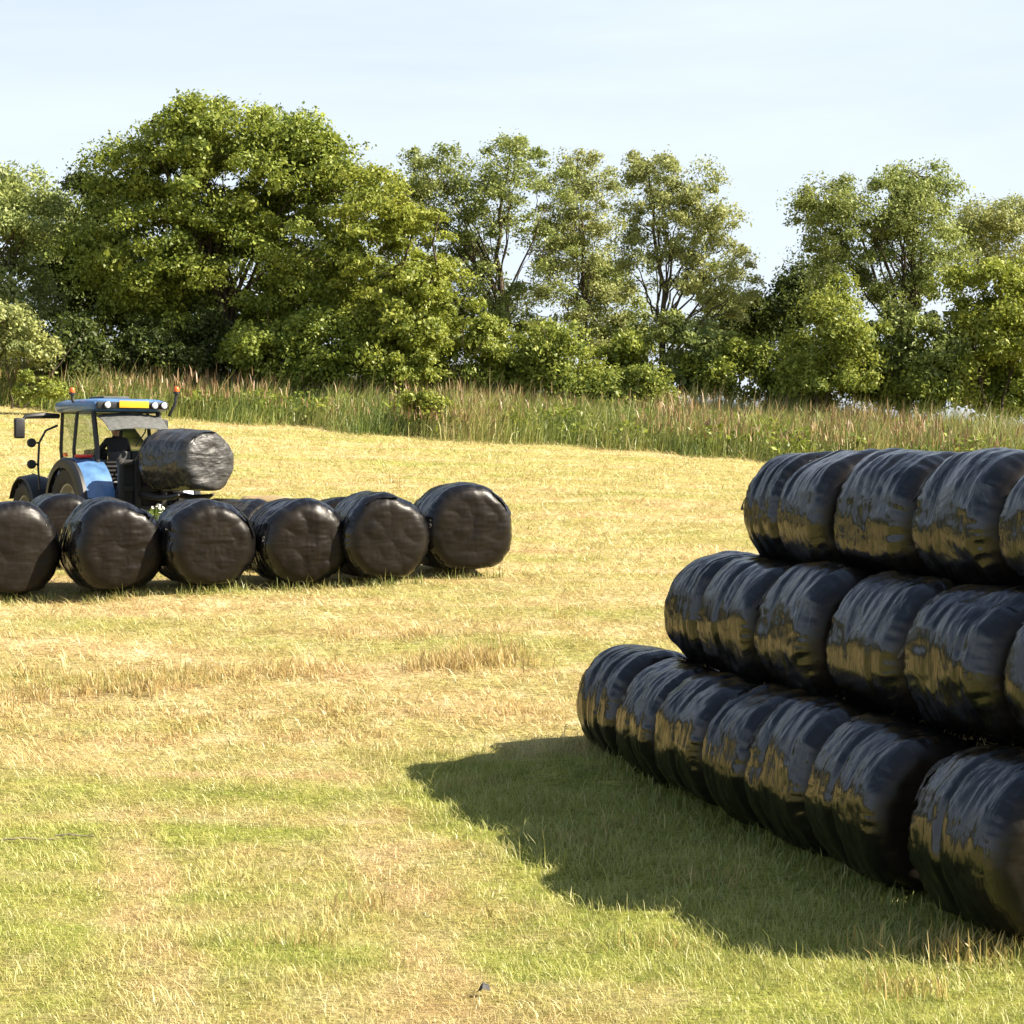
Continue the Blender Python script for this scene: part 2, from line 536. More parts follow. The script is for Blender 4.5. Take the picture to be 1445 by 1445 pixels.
# ================================================================ BALES
def bale_mesh(seed, Rb=.60, L=1.2, crease=(), dent=1.0, mat=None):
    NT, prof = 150, []
    c = .165 + .025 * (seed % 3)
    H = L / 2
    for r in np.linspace(.012, .492, 26): prof.append((r * (Rb - c) / .5, None))
    rs = [(q[0], -H) for q in prof if q[0] < Rb - c - .01]
    side = [(Rb - c + c * math.sin(a), -H + c - c * math.cos(a)) for a in np.linspace(0, math.pi / 2, 9)]
    mid = [(Rb, y) for y in np.linspace(-H + c, H - c, 38)[1:-1]]
    half = rs + side
    P = half + mid + [(r, -y) for r, y in half[::-1]]
    NP = len(P)
    V = np.empty((NP, NT, 3)); E = np.empty((NP, NT)); UVv = np.empty((NP, NT + 1, 2))
    s0 = seed * 13.7
    lens = np.concatenate([[0], np.cumsum([math.hypot(P[i + 1][0] - P[i][0], P[i + 1][1] - P[i][1]) for i in range(NP - 1)])])
    rnd = random.Random(seed)
    lob = [(rnd.uniform(.004, .014), k, rnd.uniform(0, 6.28)) for k in (2, 3, 5)] + [(rnd.uniform(.003, .0065), k, rnd.uniform(0, 6.28)) for k in (7, 9)]
    flat = rnd.uniform(.035, .06)
    for i, (r0, y0) in enumerate(P):
        e = max(0., min(1., (abs(y0) - (H - c)) / c))
        rr = r0 / Rb
        endf = 1.0 if abs(abs(y0) - H) < 1e-6 else max(0., (e - .55) / .45)
        for j in range(NT):
            th = 2 * math.pi * j / NT
            ct, st = math.cos(th), math.sin(th)
            r, y = r0, y0
            # barrel bulge, creases between the net layers, out-of-round
            r *= 1 - .022 * (y / H) ** 2 + sum(a * math.cos(k * th + f) for a, k, f in lob)
            for yc, dp, wd in crease:
                yy = y - yc - .03 * mnoise.noise(Vector((ct * 1.2, st * 1.2, s0 + yc)))
                r -= dp * math.exp(-(yy / wd) ** 2) * rr * (.65 + .6 * mnoise.noise(Vector((ct * 1.5, st * 1.5, s0 + 9))))
            y += math.copysign(.035 * (1 - rr * rr), y0) if abs(y0) > H - c else 0
            side_w = 1 - endf
            nl = mnoise.noise(Vector((ct * 1.3, st * 1.3, y * 1.6 + s0)))
            nm = mnoise.noise(Vector((ct * 3.5, st * 3.5, y * 4 + s0 + 50)))
            nw = mnoise.noise(Vector((ct * 1.7, st * 1.7, y * 17 + s0)))            # pulls that run round the bale
            nf = mnoise.noise(Vector((ct * 9, st * 9, y * 11 + s0)))
            d = dent * (.027 * nl + .012 * nm + side_w * .0065 * nw + .0035 * nf)
            # a row of pleats where the film folds over the rim
            pl = math.exp(-((e - .5) / .35) ** 2) if e > 0 else 0
            d += pl * .016 * mnoise.noise(Vector((ct * 11, st * 11, s0 + (3 if y0 > 0 else 8)))) + pl * .007 * mnoise.noise(Vector((ct * 26, st * 26, s0)))
            if r0 > .02: r += d * side_w * min(1, rr * 1.4)
            if endf > 0 or e > 0:
                fx, fz = rr * ct, rr * st
                nd = .028 * mnoise.noise(Vector((fx * 2.2, fz * 2.2, s0 + y0))) + .005 * mnoise.noise(Vector((fx * 3 + s0, fz * 13, y0)))
                nd += .0025 * mnoise.noise(Vector((fx * 14, fz * 4 + s0, y0)))
                y += math.copysign(nd * dent, y0) * max(e, endf)
            x, z = r * ct, r * st
            # rests on its own weight: broad flat underneath, a little wider
            if z < -Rb + flat + .08:
                t = (-Rb + flat + .08 - z) / .12
                z = -Rb + flat + .08 - .05 * (1 - math.exp(-t * 2.2))
            x *= 1.015
            V[i, j] = (x, y, z); E[i, j] = endf
    # uv: round the bale / along it; planar on the end faces
    me_v = V.reshape(-1, 3)
    idx = np.arange(NP * NT).reshape(NP, NT)
    a, b = idx[:-1], idx[1:]
    q = np.stack([a, np.roll(a, -1, 1), np.roll(b, -1, 1), b], -1).reshape(-1, 4)
    caps = [idx[0][::-1], idx[-1]]
    cc = np.array([V[0].mean(0), V[-1].mean(0)])
    me_v = np.concatenate([me_v, cc]); n0 = NP * NT
    t1 = np.stack([idx[0], np.full(NT, n0), np.roll(idx[0], -1)], -1)
    t2 = np.stack([idx[-1], np.roll(idx[-1], -1), np.full(NT, n0 + 1)], -1)
    ef = np.concatenate([E.ravel(), [1, 1]])
    me = np_mesh('bale', me_v, [q, t1, t2], {'endface': ef}, smooth=True)
    uvl = me.uv_layers.new(name='UVMap')
    uvs = np.empty((len(me.loops), 2))
    li = np.empty(len(me.loops), np.int32); me.loops.foreach_get('vertex_index', li)
    nq = len(q) * 4
    jj = np.tile(np.arange(NT), NP - 1); ii = np.repeat(np.arange(NP - 1), NT)
    U = np.stack([jj, jj + 1, jj + 1, jj], 1) * (2 * math.pi * Rb / NT)
    W = np.stack([lens[ii], lens[ii], lens[ii + 1], lens[ii + 1]], 1)
    uvs[:nq, 0] = U.ravel(); uvs[:nq, 1] = W.ravel()
    vl = me_v[li]; el = ef[li] > .6
    fe = np.repeat(el[:nq].reshape(-1, 4).all(1), 4)
    el = np.concatenate([fe, np.ones(len(li) - nq, bool)])
    uvs[el, 0] = vl[el, 0] + .15 * vl[el, 2]; uvs[el, 1] = vl[el, 2] * .8
    uvl.data.foreach_set('uv', uvs.ravel())
    me.materials.append(mat or M_FILM)
    return me


CRS = [((-.05, .044, .034),), ((.30, .024, .03),), ((.17, .046, .034), (-.2, .042, .034)), ((.05, .055, .034),), ((-.28, .02, .03), (.1, .015, .02)), ((-.26, .03, .03),), ((.0, .035, .05), (.33, .02, .03)), ((.22, .032, .04),)]
BALES = [bale_mesh(3 + 5 * k, crease=CRS[k], dent=(1.0, 1.3, .9, 1.1, 1.5, 1.0, 1.2, 1.35)[k]) for k in range(8)]


BALES.append(bale_mesh(91, crease=((.36, .03, .03),), dent=1.35, mat=M_FILM_SHEEN))


def flap_mesh(seed, rim=.585, y=.56):
    """a torn strip of film that curls away from the rim"""
    rd = random.Random(seed)
    th0 = rd.uniform(.3, 2.7); ln = rd.uniform(.14, .30); wd = rd.uniform(.05, .10)
    nu, nv = 9, 3
    V = []
    for i in range(nu):
        t = i / (nu - 1)
        for j in range(nv):
            s = j / (nv - 1) - .5
            th = th0 + (t - .5) * ln / rim * 2 + .04 * rd.uniform(-1, 1)
            lift = .016 + .03 * t * t * rd.uniform(.6, 1.2) + .010 * rd.uniform(-1, 1)
            yy = y + s * wd * (1 - .6 * t) + .05 * t * math.sin(seed + t * 5)
            r = rim - .06 + lift
            V.append((r * math.cos(th), yy, r * math.sin(th)))
    V = np.array(V)
    i = (np.arange(nu - 1)[:, None] * nv + np.arange(nv - 1)).ravel()
    q = np.stack([i, i + 1, i + 1 + nv, i + nv], 1)
    me = np_mesh('loose_film', V, [q], {'endface': np.zeros(len(V))}, smooth=True)
    me.uv_layers.new(name='UVMap')
    me.materials.append(M_FILM)
    return me


FLAPS = [flap_mesh(s, y=(-.56 if s % 2 else .56)) for s in range(8)]


bj = random.Random(11)


def bale(name, loc, rz, L=1.2, D=1.2, kind=0, label=None, group=None, flaps=(), tilt=0.):
    o = bpy.data.objects.new(name, BALES[kind])
    COL.objects.link(o)
    o.location = loc
    o.rotation_euler = (tilt, 0, rz)
    sq = bj.uniform(-.025, .025)
    o.scale = (D / 1.2 * (1 + sq), L / 1.2, D / 1.2 * (1 - sq))
    tag(o, label, 'bale', group)
    for f in flaps:
        c = bpy.data.objects.new('loose_film', FLAPS[f % len(FLAPS)])
        COL.objects.link(c); c.parent = o
    return o


# ---- the stack
A_ROW = R(18.3)
U = Vector((-math.sin(A_ROW), math.cos(A_ROW), 0))      # towards the far end
NN = Vector((math.cos(A_ROW), math.sin(A_ROW), 0))      # across, away from the camera's side
P0 = Vector((1.30, 20.2, 0))
RZ = A_ROW
ROWS = [
    ('bottom', 0.0, .49, [(-.12, 1.11), (1.0, 1.06), (2.07, 1.11), (3.2, .87), (4.07, 1.17), (5.26, 1.24), (6.80, 1.30)],
     [2, 6, 3, 5, 7, 0, 3]),
    ('middle', .60, 1.60, [(.89, .90), (1.79, 1.17), (3.0, 1.27), (4.37, 1.27), (5.71, 1.30), (7.10, 1.25)],
     [1, 0, 7, 5, 4, 2]),
    ('top', 1.20, 2.665, [(1.51, .84), (2.33, 1.03), (3.40, 1.30), (4.80, 1.27), (6.15, 1.25)],
     [2, 5, 4, 7, 1]),
]
LABELS = {
    'bottom': ['black bale at the far end of the stack\'s bottom row, beside the sunlit stubble',
               'second bale from the far end of the stack\'s bottom row, pressed against both neighbours',
               'third bale from the far end of the stack\'s bottom row, below two middle row bales',
               'narrow bale at the centre of the stack\'s bottom row, fourth from its far end',
               'smooth bale of the stack\'s bottom row with two bales between it and the near end',
               'creased bottom row bale with a wide dark gap between it and the nearest bale',
               'largest and nearest bale of the stack, standing in grass at the right edge'],
    'middle': ['short bale at the far end of the stack\'s middle row',
               'second bale from the far end of the stack\'s middle row, directly beside the short one',
               'third bale from the far end of the stack\'s middle row, between top and bottom rows',
               'fourth bale from the far end of the stack\'s middle row, with a broad smooth band',
               'fifth bale from the far end of the stack\'s middle row, round and finely wrinkled',
               'middle row bale of the stack cut off by the right edge of the photo'],
    'top': ['short bale at the far end of the stack\'s top row against the field edge',
            'second bale from the far end of the stack\'s top row, next to the short one',
            'rumpled bale third from the far end of the stack\'s top row',
            'fourth bale from the far end of the stack\'s top row, before the cut off one',
            'top row bale of the stack cut off by the right edge of the photo'],
}
jit = random.Random(5)
for rname, off, z, spans, kinds in ROWS:
    for i, ((s, L), k) in enumerate(zip(spans, kinds)):
        p = P0 + NN * (off + jit.uniform(-.02, .02)) - U * (s + L / 2)
        p.z = z + jit.uniform(-.012, .012) + (.05 if (rname == 'bottom' and i == 0) else 0)
        flip = math.pi if jit.random() < .5 else 0
        bale('wrapped_bale', p, RZ + flip + jit.uniform(-.045, .045), L * .95, (1.30 if rname == 'bottom' else 1.28) * jit.uniform(.985, 1.02), k, LABELS[rname][i],
             'black bales of the three row stack', flaps=[jit.randrange(8) for _ in range(jit.choice((1, 2, 3)))], tilt=jit.uniform(-.03, .03))
# the rows behind, which carry the upper ones
for off, z, s0, n in ((1.2, .49, -.1, 6), (1.8, 1.60, .9, 5)):
    for i in range(n):
        p = P0 + NN * off - U * (s0 + 1.26 * i + .6); p.z = z
        bale('wrapped_bale', p, RZ, 1.24, 1.19, (i + 3) % 8, 'black bale at the back of the stack, hidden behind its front rows', 'bales at the back of the stack')

# ---- the row in front of the tractor
FRONT = [  # px of the end face centre, bottom row of pixels, face width in px, turn
    (666, 813, 121, 13, 3, 'rightmost bale of the loose row by the tractor, clear stubble on its right'),
    (550, 822, 118, 15, 5, 'second bale from the right in the loose row, glints high on its face'),
    (435, 829, 117, 16, 4, 'third bale from the right in the loose row, streaked with bright folds'),
    (302, 833, 119, 17, 1, 'fourth bale from the right in the loose row, right of the trailer wheel gap'),
    (171, 841, 124, 18, 7, 'bale in the loose row directly below the tractor\'s rear wheel'),
    (20, 848, 127, 21, 0, 'leftmost bale of the loose row, cut off by the left edge of the photo'),
]
FRONT[3] = (*FRONT[3][:5], 'bale in the loose row below the bale carried by the tractor')
for px, py, w, turn, k, lab in FRONT:
    gx, gy = ground_at(px, py + 4)
    D = w * gy / F * 1.10
    ax = R(turn + 9)
    d = Vector((-math.sin(ax), math.cos(ax), 0))
    p = Vector((gx, gy, 0)) + d * .60
    p.z = float(terr(p.x, p.y)) + D / 2 - .035
    bale('wrapped_bale', p, ax, 1.22, D, k, lab, 'black bales in the loose row by the tractor', flaps=[k, k + 3] if k % 2 else [k])
BEHIND = [(86, 31.2, 1.28, 24, 2, 'bale lying behind the two leftmost bales of the loose row', 1.2),
          (333, 31.4, 1.22, 62, 6, 'bale lying behind the loose row under the carried bale\'s wrinkled end', 1.25),
          (478, 31.3, 1.26, 12, 0, 'bale behind the gap between second and third bale of the loose row', 1.2)]
for px, d, D, turn, k, lab, L in BEHIND:
    x = (px - 722.5) * d / F
    p = Vector((x, d, float(terr(x, d)) + D / 2 - .03))
    bale('wrapped_bale', p, R(turn), L, D, k, lab, 'black bales behind the loose row')


def hay_bale():
    x, y = (377 - 722.5) * 34.0 / F, 34.0
    bm = bmesh.new()
    n = 40
    rings = bm_lathe(bm, [(.05, -.55), (.3, -.57), (.5, -.56), (.56, -.5), (.575, -.2), (.57, .2), (.56, .5), (.5, .56), (.3, .57), (.05, .55)], 'y', n)
    bm.faces.new(rings[0]); bm.faces.new(rings[-1][::-1])
    bmesh.ops.subdivide_edges(bm, edges=bm.edges[:], cuts=1, use_grid_fill=True)
    for v in bm.verts: v.co += v.co.normalized() * .03 * mnoise.noise(v.co * 6)
    o = link('hay_bale', bm_mesh('hay_bale', bm, True, 80), M_HAY, loc=(x, y, float(terr(x, y)) + .50), rot=(0, 0, R(70)))
    o.scale = (.86, .86, .86)
    tag(o, 'unwrapped brown hay bale half hidden behind the loose row of black bales', 'bale')


hay_bale()


def bale_foot_grass():
    """taller grass left standing along the bales, and straw caught on them"""
    Ps, hs = [], []
    for o in list(COL.objects):
        if o.name.split('.')[0] != 'wrapped_bale' or o.get('group') not in ('black bales in the loose row by the tractor', 'black bales of the three row stack'): continue
        if o.location.z - float(terr(o.location.x, o.location.y)) > 1.0: continue
        row = 'loose' in o['group']
        k = 150 if row else 260
        t = rng.uniform(-.7, .7, k); s = rng.normal(0, .07, k)
        if row:   # along the face
            a = o.rotation_euler.z
            ex, ey = math.cos(a), math.sin(a); fx, fy = math.sin(a), -math.cos(a)
            x = o.location.x + ex * t * .85 + fx * (.63 + s); y = o.location.y + ey * t * .85 + fy * (.63 + s)
        else:
            x = o.location.x - NN.x * (.44 + s * 2) + U.x * t; y = o.location.y - NN.y * (.44 + s * 2) + U.y * t
        Ps.append(np.stack([x, y, terr(x, y) - .01], 1)); hs.append(rng.lognormal(0, .35, k) * (.13 if row else .12))
    P = np.concatenate(Ps)
    o = blades(P, np.concatenate(hs), rng.uniform(.008, .014, len(P)), np.clip(rng.normal(.45, .25, len(P)), 0, .95), 'fringe_grass', M_LUSH)
    tag(o, 'uncut grass standing along the feet of the bales', 'grass', kind='stuff')
    # straw on the shoulders of the lower rows
    Ps = []
    for off, z, s0, s1, k in ((.3, 1.12, .6, 8.4, 420), (.9, 2.16, 1.9, 8.2, 330)):
        s = rng.uniform(s0, s1, k); q = rng.normal(0, .10, k)
        x = P0.x + NN.x * (off + q - .04) - U.x * s; y = P0.y + NN.y * (off + q - .04) - U.y * s
        Ps.append(np.stack([x, y, z - 1.1 * q * q + .0 * q + rng.uniform(-.03, .015, k) - .05], 1))
    P = np.concatenate(Ps)
    o = blades(P, rng.uniform(.04, .16, len(P)), rng.uniform(.004, .008, len(P)), rng.uniform(.75, .99, len(P)), 'loose_straw', M_STRAW)
    tag(o, 'wisps of straw caught between the rows of the bale stack', 'straw', kind='stuff')


bale_foot_grass()

# small scrap of black film lying in the grass at the bottom of the picture
gx, gy = ground_at(681, 1407)
bm = bmesh.new()
vs = [bm.verts.new(v) for v in ((-.045, 0, .01), (.0, -.03, .05), (.05, .01, .02), (.035, .03, .065), (-.01, .045, .03), (.0, .01, .075))]
for f in ((0, 1, 5), (1, 2, 3), (1, 3, 5), (3, 4, 5), (0, 5, 4)): bm.faces.new([vs[i] for i in f])
bmesh.ops.subdivide_edges(bm, edges=bm.edges[:], cuts=2, use_grid_fill=True)
for v in bm.verts: v.co += Vector((0, 0, .012 * mnoise.noise(v.co * 40)))
tag(link('film_scrap', bm_mesh('film_scrap', bm, True, 60), M_SCRAP, loc=(gx, gy, float(terr(gx, gy)) + .01)),
    'small crumpled scrap of black film lying in the grass at the front', 'scrap')
# two dry sticks
for px, py, ln, a, lab in ((45, 1188, .55, .05, 'longer dry grey stick lying flat in the stubble'), (105, 1183, .35, -.1, 'shorter dry stick lying beside the longer one in the stubble')):
    gx, gy = ground_at(px, py)
    bm = bmesh.new()
    bm_tube(bm, [(-ln / 2, 0, .05), (-ln / 6, .02, .06), (ln / 5, -.01, .055), (ln / 2, .03, .05)], [.008, .009, .007, .004], 6)
    tag(link('stick', bm_mesh('stick', bm, True), M_STICK, loc=(gx, gy, float(terr(gx, gy)) - .03), rot=(0, 0, a)), lab, 'stick', 'dry sticks in the stubble')


# ================================================================ TRACTOR
HEAD = R(34)
tx, ty = (174 - 722.5) * 33.6 / F, 33.6
tz = float(terr(tx, ty))
T = empty('tractor', (tx, ty, tz), HEAD)
tag(T, 'blue tractor seen from behind, carrying a wrapped bale at its rear', 'tractor')


def part(name, bm, mat, parent=T, smooth=True, angle=35, loc=None):
    return link(name, bm_mesh(name, bm, smooth, angle), mat, parent, loc)


def wheel(x, y, Rw, w):
    bm = bmesh.new()
    h = w / 2
    prof = [(Rw * .60, -h * .8), (Rw * .72, -h), (Rw * .90, -h), (Rw * .965, -h * .82), (Rw * .975, 0), (Rw * .965, h * .82), (Rw * .90, h), (Rw * .72, h), (Rw * .60, h * .8)]
    bm_lathe(bm, prof, 'x', 48)
    nl = 20
    for k in range(nl):
        for s in (-1, 1):
            a = 2 * math.pi * (k + (.5 if s > 0 else 0)) / nl
            vs = bm_box(bm, (s * h * .5, 0, 0), (h * 1.05, Rw * .055, Rw * .07), 0, Matrix.Rotation(0, 3, 'X'))
            bmesh.ops.rotate(bm, cent=(s * h * .5, 0, 0), matrix=Matrix.Rotation(s * R(38), 3, 'Z'), verts=vs)
            bmesh.ops.translate(bm, vec=(0, 0, Rw * .975), verts=vs)
            bmesh.ops.rotate(bm, cent=(0, 0, 0), matrix=Matrix.Rotation(a, 3, 'X'), verts=vs)
    root = empty('wheel', (x, y, Rw)); root.parent = T
    part('tyre', bm, M_TYRE, root)
    bm = bmesh.new()
    s = 1 if x > 0 else -1
    r = bm_lathe(bm, [(Rw * .60, -h * .8), (Rw * .57, -h * .75), (Rw * .54, -h * .2), (Rw * .54, s * h * .1), (Rw * .3, s * h * .25), (Rw * .16, s * h * .5), (Rw * .14, s * h * .75), (.01, s * h * .78)], 'x', 40)
    for k in range(8):
        a = 2 * math.pi * k / 8
        bm_lathe(bm, [(.03, s * h * .3), (.03, s * h * .62), (.001, s * h * .62)], 'x', 8, (0, Rw * .22 * math.cos(a), Rw * .22 * math.sin(a)))
    part('rim', bm, M_RIM, root)


wheel(-.86, 0, .80, .50); wheel(.86, 0, .80, .50)
wheel(-.84, 2.45, .64, .40); wheel(.84, 2.45, .64, .40)

# body: gearbox, axle, engine block
bm = bmesh.new()
bm_box(bm, (0, .8, .95), (.55, 2.4, .55), .05)
bm_box(bm, (0, 0, .90), (1.3, .30, .30), .05)
bm_box(bm, (0, 2.45, .68), (1.4, .25, .22), .04)
bm_box(bm, (0, 2.6, 1.0), (.5, 1.1, .5), .04)
bm_box(bm, (-.55, .9, .85), (.4, .8, .45), .06)
bm_box(bm, (.55, .9, .85), (.4, .8, .45), .06)
bm_box(bm, (0, -.35, 1.05), (.7, .5, .5), .04)
part('body', bm, M_DARK)
# bonnet
bm = bmesh.new()
secs = [(1.62, .40, 1.78), (2.2, .39, 1.72), (2.9, .36, 1.60), (3.3, .30, 1.42), (3.38, .24, 1.2)]
rings = []
for y, hw, zt in secs:
    zb = 1.05
    pr = [(-hw, zb), (-hw, zt - .22), (-hw * .8, zt - .06), (-hw * .35, zt), (hw * .35, zt), (hw * .8, zt - .06), (hw, zt - .22), (hw, zb)]
    rings.append([bm.verts.new((a, y, b)) for a, b in pr])
for a, b in zip(rings, rings[1:]):
    for k in range(7): bm.faces.new((a[k], a[k + 1], b[k + 1], b[k]))
bm.faces.new(rings[0]); bm.faces.new(rings[-1][::-1])
part('bonnet', bm, M_BLUE)
# exhaust
bm = bmesh.new()
bm_tube(bm, [(.62, 1.72, 1.3), (.62, 1.72, 2.3), (.62, 1.66, 2.55), (.62, 1.58, 2.62)], [.06, .06, .045, .045], 10)
part('exhaust', bm, M_DARK)

# rear fenders: arched blue sheet with a dark outer lip, tail lamp on top
for s in (-1, 1):
    bm = bmesh.new()
    def arch(r_of, x0, x1, a0, a1, n=26, thick=.03):
        top, bot = [], []
        for k in range(n + 1):
            a = a0 + (a1 - a0) * k / n
            rr = r_of(a)
            c_, s_ = math.cos(a), math.sin(a)
            top.append([bm.verts.new((x, rr2 * c_, .80 + rr2 * s_)) for x, rr2 in ((x0, rr + .05), ((x0 + x1) / 2, rr + .07), (x1 - (x1 - x0) * .12, rr + .03), (x1, rr - .05))])
            bot.append([bm.verts.new((x, (rr2 - thick) * c_, .80 + (rr2 - thick) * s_)) for x, rr2 in ((x0, rr + .05), ((x0 + x1) / 2, rr + .07), (x1 - (x1 - x0) * .12, rr + .03), (x1, rr - .05))])
        for A, B, up in ((top[:-1], top[1:], 1), (bot[:-1], bot[1:], -1)):
            for u, v in zip(A, B):
                for j in range(3): bm.faces.new((u[j], u[j + 1], v[j + 1], v[j]))
        for u, v, p_, q_ in zip(top, top[1:], bot, bot[1:]):
            bm.faces.new((u[0], v[0], q_[0], p_[0])); bm.faces.new((u[3], v[3], q_[3], p_[3]))
        for u, p_ in ((top[0], bot[0]), (top[-1], bot[-1])):
            for j in range(3): bm.faces.new((u[j], u[j + 1], p_[j + 1], p_[j]))
    arch(lambda a: .90 + .05 * math.sin(a * 2), s * .50, s * 1.10, R(78), R(165))
    f = part('fender', bm, M_BLUE)
    bm = bmesh.new()
    arch(lambda a: .885 + .02 * math.sin(a * 2), s * 1.02, s * 1.16, R(15), R(172), thick=.06)
    part('fender_lip', bm, M_BLACK, f)
    bm = bmesh.new()
    bm_box(bm, (s * .82, -.16, 1.775), (.30, .15, .06), .02, None)
    part('tail_lamp', bm, M_RED, f)
    # front fender
    bm = bmesh.new()
    for k in range(13):
        pass
    r0, r1 = .74, .77
    n = 14
    A = []
    for k in range(n + 1):
        a = R(25) + R(130) * k / n
        A.append([bm.verts.new((s * (.84 + dx), 2.45 + (r0 + dr) * math.cos(a), .64 + (r0 + dr) * math.sin(a))) for dx, dr in ((-.22, 0), (0, .05), (.22, .01), (.24, -.04), (.22, -.02), (0, .02), (-.22, -.03))])
    for u, v in zip(A, A[1:]):
        for j in range(7): bm.faces.new((u[j], u[(j + 1) % 7], v[(j + 1) % 7], v[j]))
    bm.faces.new(A[0]); bm.faces.new(A[-1][::-1])
    bm_tube(bm, [(s * .84, 2.45, 1.42), (s * .5, 2.45, 1.3), (s * .35, 2.45, .9)], .03, 6)
    part('front_fender', bm, M_BLACK)

# cab: floor pan, pillars, glass
cab = bmesh.new()
bm_box(cab, (0, .62, 1.20), (1.10, 1.85, .16), .03)
bm_box(cab, (0, 1.52, 1.42), (.95, .10, .40), .03)
PIL = {'rl': ((-.60, -.28, 1.30), (-.62, -.30, 1.95), (-.62, -.12, 2.60)), 'rr': ((.60, -.28, 1.30), (.62, -.30, 1.95), (.62, -.12, 2.60)),
       'ml': ((-.70, .55, 1.25), (-.74, .52, 1.9), (-.68, .50, 2.60)), 'mr': ((.70, .55, 1.25), (.74, .52, 1.9), (.68, .50, 2.60)),
       'fl': ((-.52, 1.58, 1.25), (-.58, 1.62, 1.9), (-.60, 1.48, 2.60)), 'fr': ((.52, 1.58, 1.25), (.58, 1.62, 1.9), (.60, 1.48, 2.60))}
for k, pts in PIL.items(): bm_tube(cab, pts, .035 if k[0] != 'r' else .05, 8)
for a, b in (('rl', 'rr'), ('fl', 'fr'), ('rl', 'ml'), ('ml', 'fl'), ('rr', 'mr'), ('mr', 'fr')):
    bm_tube(cab, (PIL[a][0], PIL[b][0]), .04, 6); bm_tube(cab, (PIL[a][2], PIL[b][2]), .04, 6)
part('cab_frame', cab, M_BLACK)


def pane(a, b):
    bm = bmesh.new()
    v = [[bm.verts.new(Vector(p) * 1.0) for p in PIL[k]] for k in (a, b)]
    for i in range(2): bm.faces.new((v[0][i], v[1][i], v[1][i + 1], v[0][i + 1]))
    return part('window', bm, M_GLASS, smooth=False)


for a, b in (('rl', 'ml'), ('ml', 'fl'), ('rr', 'mr'), ('mr', 'fr'), ('fl', 'fr')): pane(a, b)
# rear screen hinged open at the top, standing out behind the cab like a visor
bm = bmesh.new()
n = 8
prev = None
for k in range(n + 1):
    t = k / n
    y = -.13 - .62 * t; z = 2.56 - .03 * t - .24 * t * t
    row = [bm.verts.new((xx * (1 - .06 * t * (abs(xx) > .5)), y, z - .05 * (xx / .6) ** 2 + dz)) for dz in (0, -.018) for xx in (-.60, -.3, 0, .3, .60)]
    if prev:
        for j in (0, 1, 2, 3, 5, 6, 7, 8): bm.faces.new((prev[j], prev[j + 1], row[j + 1], row[j]))
        for j, l in ((0, 5), (4, 9)): bm.faces.new((prev[j], row[j], row[l], prev[l]))
    else:
        for j in range(4): bm.faces.new((row[j], row[j + 1], row[j + 6], row[j + 5]))
    prev = row
for j in range(4): bm.faces.new((prev[j], prev[j + 1], prev[j + 6], prev[j + 5]))
part('rear_screen', bm, M_GREY)

# roof
bm = bmesh.new()
outline = [(-.70, -.38), (-.78, -.1), (-.80, .5), (-.78, 1.3), (-.66, 1.72), (-.3, 1.82), (.3, 1.82), (.66, 1.72), (.78, 1.3), (.80, .5), (.78, -.1), (.70, -.38), (.3, -.46), (-.3, -.46)]
layers = [(.93, 2.58), (1.0, 2.62), (1.01, 2.70), (.97, 2.77), (.80, 2.81), (.45, 2.825)]
rg = [[bm.verts.new((x * s, .65 + (y - .65) * s, z)) for x, y in outline] for s, z in layers]
m = len(outline)
for a, b in zip(rg, rg[1:]):
    for k in range(m): bm.faces.new((a[k], a[(k + 1) % m], b[(k + 1) % m], b[k]))
bm.faces.new(rg[0][::-1]); bm.faces.new(rg[-1])
roof = part('roof', bm, M_BLUE, angle=50)
bm = bmesh.new()
bm_box(bm, (-.05, .55, 2.845), (.5, .7, .05), .02)
part('roof_hatch', bm, M_GREY, roof)
bm = bmesh.new()
bm_box(bm, (0, -.44, 2.685), (1.36, .07, .13), .025)
part('lamp_panel', bm, M_BLACK, roof)
bm = bmesh.new()
bm_box(bm, (.0, -.50, 2.705), (.56, .03, .125), .008)
part('number_plate', bm, M_YELLOW, roof)
for x in (-.50, .40, .58):
    L_ = empty('work_lamp', (x, -.48, 2.69)); L_.parent = roof
    bm = bmesh.new(); bm_lathe(bm, [(.02, .05), (.06, .04), (.07, 0), (.07, -.03), (.058, -.035)], 'y', 18)
    part('lamp_housing', bm, M_BLACK, L_)
    bm = bmesh.new(); r_ = bm_lathe(bm, [(.058, -.030), (.04, -.042), (.005, -.046)], 'y', 18)
    part('lamp_lens', bm, M_LAMP, L_)
for pts, in ((((-.74, .45, 2.72), (-.80, .45, 2.80), (-.80, .45, 2.90)),), (((.72, -.40, 2.5), (.80, -.48, 2.72), (.84, -.46, 2.92)),)):
    b_ = empty('beacon', pts[-1]); b_.parent = T
    bm = bmesh.new()
    bm_tube(bm, [Vector(p) - Vector(pts[-1]) for p in pts], .03, 8)
    bm_lathe(bm, [(.02, -.01), (.06, -.01), (.06, .03), (.02, .03)], 'z', 14)
    part('beacon_stalk', bm, M_BLACK, b_)
    bm = bmesh.new()
    bm_lathe(bm, [(.05, .03), (.052, .05), (.046, .10), (.03, .12), (.003, .125)], 'z', 16)
    part('beacon_lens', bm, M_ORANGE, b_)
